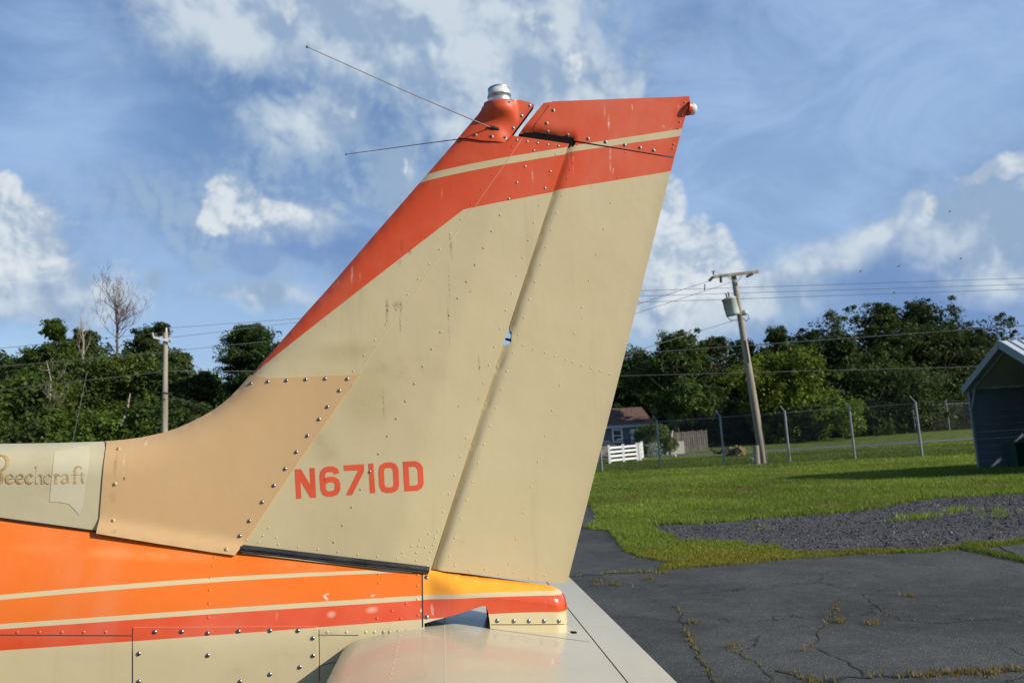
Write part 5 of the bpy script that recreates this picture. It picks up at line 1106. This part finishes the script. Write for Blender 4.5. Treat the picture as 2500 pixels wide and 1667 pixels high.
mb = MB(); decal_poly(mb, [(312, 235), (415, 225), (418, 206), (515, 208), (512, 300), (497, 400), (485, 480), (475, 560), (455, 605), (425, 570), (395, 540), (340, 528), (285, 530), (292, 430), (303, 330)], h_fin, cv1, -.0002); mb.build('overpaint_patch', m_spine2, plane)
e_ = lambda o: ([(38+o, 399), (60+o, 395), (79+o, 391), (74+o, 376), (60+o, 369), (45+o, 377), (37+o, 396), (42+o, 412), (56+o, 422), (70+o, 420), (82+o, 411)], [4, 4, 5, 7, 6, 10, 13, 13, 10, 6, 3])
c_ = lambda o: ([(186+o, 383), (182+o, 372), (170+o, 369), (156+o, 379), (150+o, 397), (155+o, 414), (170+o, 422), (182+o, 420), (191+o, 411)], [11, 9, 6, 10, 13, 13, 10, 6, 3])
serif = lambda x, y, w=18: ([(x-w/2, y), (x+w/2, y)], [4, 4])
glyphs = [('letter_b', m_gold, [([(-25, 262), (5, 258), (30, 266), (46, 288), (44, 315), (24, 338), (-4, 350)], [6, 9, 14, 20, 18, 12, 6]), ([(-4, 352), (8, 365), (14, 390), (8, 412), (-8, 428), (-30, 432)], [6, 14, 20, 18, 12, 6])]),
          ('letter_e', m_gold, [e_(0)]), ('letter_e', m_gold, [e_(57)]), ('letter_c', m_gold, [c_(0)]),
          ('letter_h', m_gold2, [([(202, 328), (212, 322), (213, 420)], [4, 10, 12]), ([(214, 384), (226, 371), (240, 374), (245, 388), (245, 420)], [4, 7, 11, 12, 12]), serif(213, 422), serif(245, 422)]),
          ('letter_c', m_gold2, [c_(108)]),
          ('letter_r', m_gold, [([(308, 374), (320, 369), (321, 420)], [4, 10, 12]), ([(322, 386), (332, 372), (346, 376)], [4, 8, 11]), serif(321, 422, 20)]),
          ('letter_a', m_gold, [([(356, 382), (364, 371), (378, 369), (388, 378), (389, 412), (398, 421)], [10, 7, 7, 11, 12, 4]), ([(388, 392), (368, 397), (356, 408), (360, 420), (374, 421), (388, 410)], [4, 6, 11, 11, 7, 4])]),
          ('letter_f', m_gold, [([(430, 420), (429, 352), (436, 332), (452, 324), (466, 330), (468, 338)], [12, 12, 11, 7, 8, 12]), serif(430, 422, 22), ([(411, 373), (452, 371)], [4, 4])]),
          ('letter_t', m_gold, [([(470, 356), (471, 408), (478, 420), (488, 414)], [5, 12, 9, 3]), ([(458, 373), (488, 371)], [4, 4])])]
for nm, mm, sts in glyphs:
    mb = MB()
    for j, (pp, ww_) in enumerate(sts): decal(mb, *stroke2d(pp, ww_), h_fin, cv1, .0004+.00007*j)
    mb.build(nm, mm, plane)
# ---- antenna rods
m_steel = mat('antenna_steel', (.17, .15, .13), .55, .3); m_boot = mat('black_boot', (.012, .012, .012), .5)
b0 = np.array(CP(1193, 314)); base_n = Vector((b0[0], D-h_cap(*b0), b0[1])); tipn = Vector(at(750, 115, base_n.y-.29)); tipf = Vector(at(845, 377, D+.03+.29))
base_f = Vector((b0[0], D+h_cap(*b0), b0[1]))
for a, t_ in ((base_n, tipn), (base_f, tipf)):
    mb = MB(); mb.tube([a+Vector((.01, 0, 0)), a+(t_-a)*.5, t_], [.0016, .0012, .0010], 8); rod = mb.build('antenna_rod', m_steel, plane)
    mb = MB(); mb.lathe(t_, [(.0005, -.0034), (.0026, -.002), (.0034, 0), (.0026, .002), (.0005, .0034)], 10); mb.build('tip_ball', m_steel, rod)
for s, a in ((1, base_n), (-1, base_f)):
    mb = MB(); q1, q2 = CP(1191, 311), CP(1218, 317); y1, y2 = D-s*h_cap(*q1), D-s*h_cap(*q2); mb.tube([(q1[0], y1-s*.003, q1[1]), ((q1[0]+q2[0])/2, (y1+y2)/2-s*.001, (q1[1]+q2[1])/2), (q2[0], y2, q2[1])], [.003, .0062, .0045], 10); mb.build('antenna_boot', m_boot, plane)
# ---- beacon
m_alu = mat('aluminium', (.62, .63, .64), .38, .9, var=.1, vscale=60); m_lens = bpy.data.materials.new('clear_lens'); m_lens.use_nodes = True
pb = m_lens.node_tree.nodes['Principled BSDF']; pb.inputs['Base Color'].default_value = (.86, .88, .88, 1); pb.inputs['Roughness'].default_value = .25; pb.inputs['Transmission Weight'].default_value = .35; pb.inputs['IOR'].default_value = 1.35
bx, bz = BX+.002, BZ+.001; sc = 2.0/F_PX*1.10; c = (bx, D, bz); beac = None
Mt = Matrix.Rotation(rad(-1.5), 3, 'Y')
mb = MB(); mb.lathe(c, [(29*sc, -6*sc), (28.5*sc, 2*sc), (27.3*sc, 17*sc), (28.2*sc, 17.2*sc), (28.0*sc, 19*sc), (25*sc, 19*sc)], 32, Mt); beac = mb.build('beacon_light', m_alu, plane)
mb = MB(); mb.lathe(c, [(27*sc, 19*sc), (24.8*sc, 35*sc), (24*sc, 35*sc)], 32, Mt); mb.build('lens', m_lens, beac)
mb = MB(); mb.lathe(c, [(14*sc, 17*sc), (13*sc, 34*sc)], 20, Mt); mb.build('flash_tube', m_white, beac)
mb = MB(); mb.lathe(c, [(25.6*sc, 34.6*sc), (25.6*sc, 37.2*sc), (24*sc, 38.4*sc), (18*sc, 39.6*sc), (0, 40.4*sc)], 32, Mt); mb.build('cap', m_alu, beac)
mb = MB(); mb.lathe(c, [(37*sc, -6*sc), (35*sc, -2.6*sc), (28.5*sc, -1.6*sc)], 28, Mt); mb.build('beacon_collar', m_fin, plane)
# tail light
lx, lz = P2(1683, 266); c = (lx, D, lz); Mr = Matrix.Rotation(rad(90+12), 3, 'Y')
mb = MB(); mb.lathe(c, [(17*sc, -4*sc), (16*sc, 1*sc), (14.8*sc, 3*sc), (14.3*sc, 4.5*sc)], 24, Mr); tl = mb.build('tail_light', mat('red_plastic', (.62, .07, .025), .35), plane)
mb = MB(); mb.lathe(c, [(14*sc, 5*sc), (14*sc, 9*sc), (12.5*sc, 13*sc), (8*sc, 17*sc), (0, 18.5*sc)], 24, Mr); mb.build('lens', m_lens, tl)
mb = MB(); mb.lathe(c, [(9*sc, 4*sc), (5*sc, 12*sc), (0, 13*sc)], 16, Mr); mb.build('bulb', m_alu, tl)

# ---- stabilator
def stab_mat():
    def lay(b, t): return b.mix(0., (.47, .43, .32), (.47, .43, .32)), None
    return paint('stabilator_paint', lay, rough=.34, wear=.9, coat=.38, chips=.3)
m_stab = stab_mat()
SX = [-.252, -.247, -.235, -.215, -.18, -.10, 0, .09, .18, .27, .33, .435]
SZ = [1.162, 1.171, 1.181, 1.189, 1.195, 1.198, 1.193, 1.183, 1.169, 1.153, 1.143, 1.128]
from bisect import bisect
def zs(x):
    i = min(max(bisect(SX, x)-1, 0), len(SX)-2); return lerp(x, SX, SZ)
def airfoil(x0, x1, n=40):
    X_ = [x0+(x1-x0)*(1-math.cos(math.pi*i/n))/2 for i in range(n+1)]
    cs = np.polyfit(SX[2:], SZ[2:], 4); zf = lambda x: lerp(x, SX, SZ) if x < -.2 else float(np.polyval(cs, x))
    top_ = [(x, zf(x)) for x in X_]; te = zf(.435)
    cl = lambda x: 1.160+(te-1.160)*(x+.252)/(.687)
    bot = [(x, 2*cl(x)-zf(x)+.0) for x in X_[::-1]]; return top_+bot, zf
sec, zf = airfoil(-.252, .331)
def extr(sec, y0, y1, name, m, parent, ny=14, caps=True):
    n = len(sec); ys = np.linspace(y0, y1, ny); V = [(x, y, z) for y in ys for x, z in sec]; mb = MB()
    mb.add(V, [(j*n+i, (j+1)*n+i, (j+1)*n+(i+1) % n, j*n+(i+1) % n) for j in range(ny-1) for i in range(n)], True)
    if caps: mb.add(V[:n], [tuple(range(n))]); mb.add(V[-n:], [tuple(range(n))])
    o = mb.build(name, m, parent); o.data.set_sharp_from_angle(angle=rad(35)); return o
stab = extr(sec, .35, 3.65, 'stabilator', m_stab, plane)
tsec = [(x, zf(x)) for x in np.linspace(.3335, .435, 6)]; tsec += [(x, 2*(1.160+(zf(.435)-1.160)*(x+.252)/.687)-zf(x)-.0006) for x in np.linspace(.435, .3335, 6)]
for y0, y1 in ((.5, 3.5),):
    tab = extr(tsec, y0, y1, 'trim_tab', m_stab, stab)
mb = MB(); mb.tube([(.3322, .5, zf(.332)-.0012), (.3322, 3.5, zf(.332)-.0012)], .0022, 6); mb.build('hinge', m_gap, stab)
def onst(px, py):
    z = 1.17
    for _ in range(30): r = ray(px, py); k = (z-1.6)/r[2]; p = EYE+r*k; z = .5*z+.5*zf(min(.435, max(-.24, p[0])))
    return p
mb = MB(); a0, a1 = onst(1085, 1524), onst(1087, 1667)
def srow(xc, ya, yb, st, r=.0021, x2=None):
    y = ya; i = 0
    while y < yb: x = xc if x2 is None or i % 2 else x2; dome(mb, (x, y, zf(x)), (0, 0, 1), r, .4); y += st; i += 1
srow(a0[0], .6, 3.4, .0135); b0_ = onst(965, 1600); srow(b0_[0], .6, 1.93, .034, .0026); srow(b0_[0]-.0, 2.07, 3.4, .034, .0026); srow(.322, .6, 3.4, .022, .0018, .318); srow(.345, .6, 3.4, .06, .002)
for px, py in C_(950, 1300, 3.36, [(243, 825), (365, 822), (665, 853), (730, 800), (775, 800), (538, 768), (610, 790), (700, 820), (500, 845), (620, 875), (540, 918), (590, 890), (690, 800), (1185, 1040), (950, 990), (1010, 640+200)]): p = onst(px, py); dome(mb, (p[0], p[1], zf(p[0])), (0, 0, 1), .0022, .4)
o = mb.build('rivet', m_stab, stab); o['kind'] = 'stuff'
def st_line(pts, w, nm):
    mb = MB(); P_ = [onst(*p) for p in pts]; V = []
    for i in range(len(P_)):
        d = P_[min(i+1, len(P_)-1)]-P_[max(0, i-1)]; d = d/np.linalg.norm(d); nn = np.array([-d[1], d[0], 0])*w/2
        for s in (1, -1): q = P_[i]+nn*s; V.append((q[0], q[1], zf(q[0])+.0004))
    mb.add(V, [(2*i, 2*i+1, 2*i+3, 2*i+2) for i in range(len(P_)-1)]); mb.build(nm, m_gap, stab)
st_line([(1190+i*25, 1533.5+i*3.3) for i in range(11)], .0022, 'panel_seam')
mb = MB(); p = onst(1396, 1543); mb.lathe((p[0], p[1], zf(p[0])+.0006), [(.0, .0), (.012, .0), (.013, -.001)], 16); mb.build('drain_hole', m_darkin, stab)
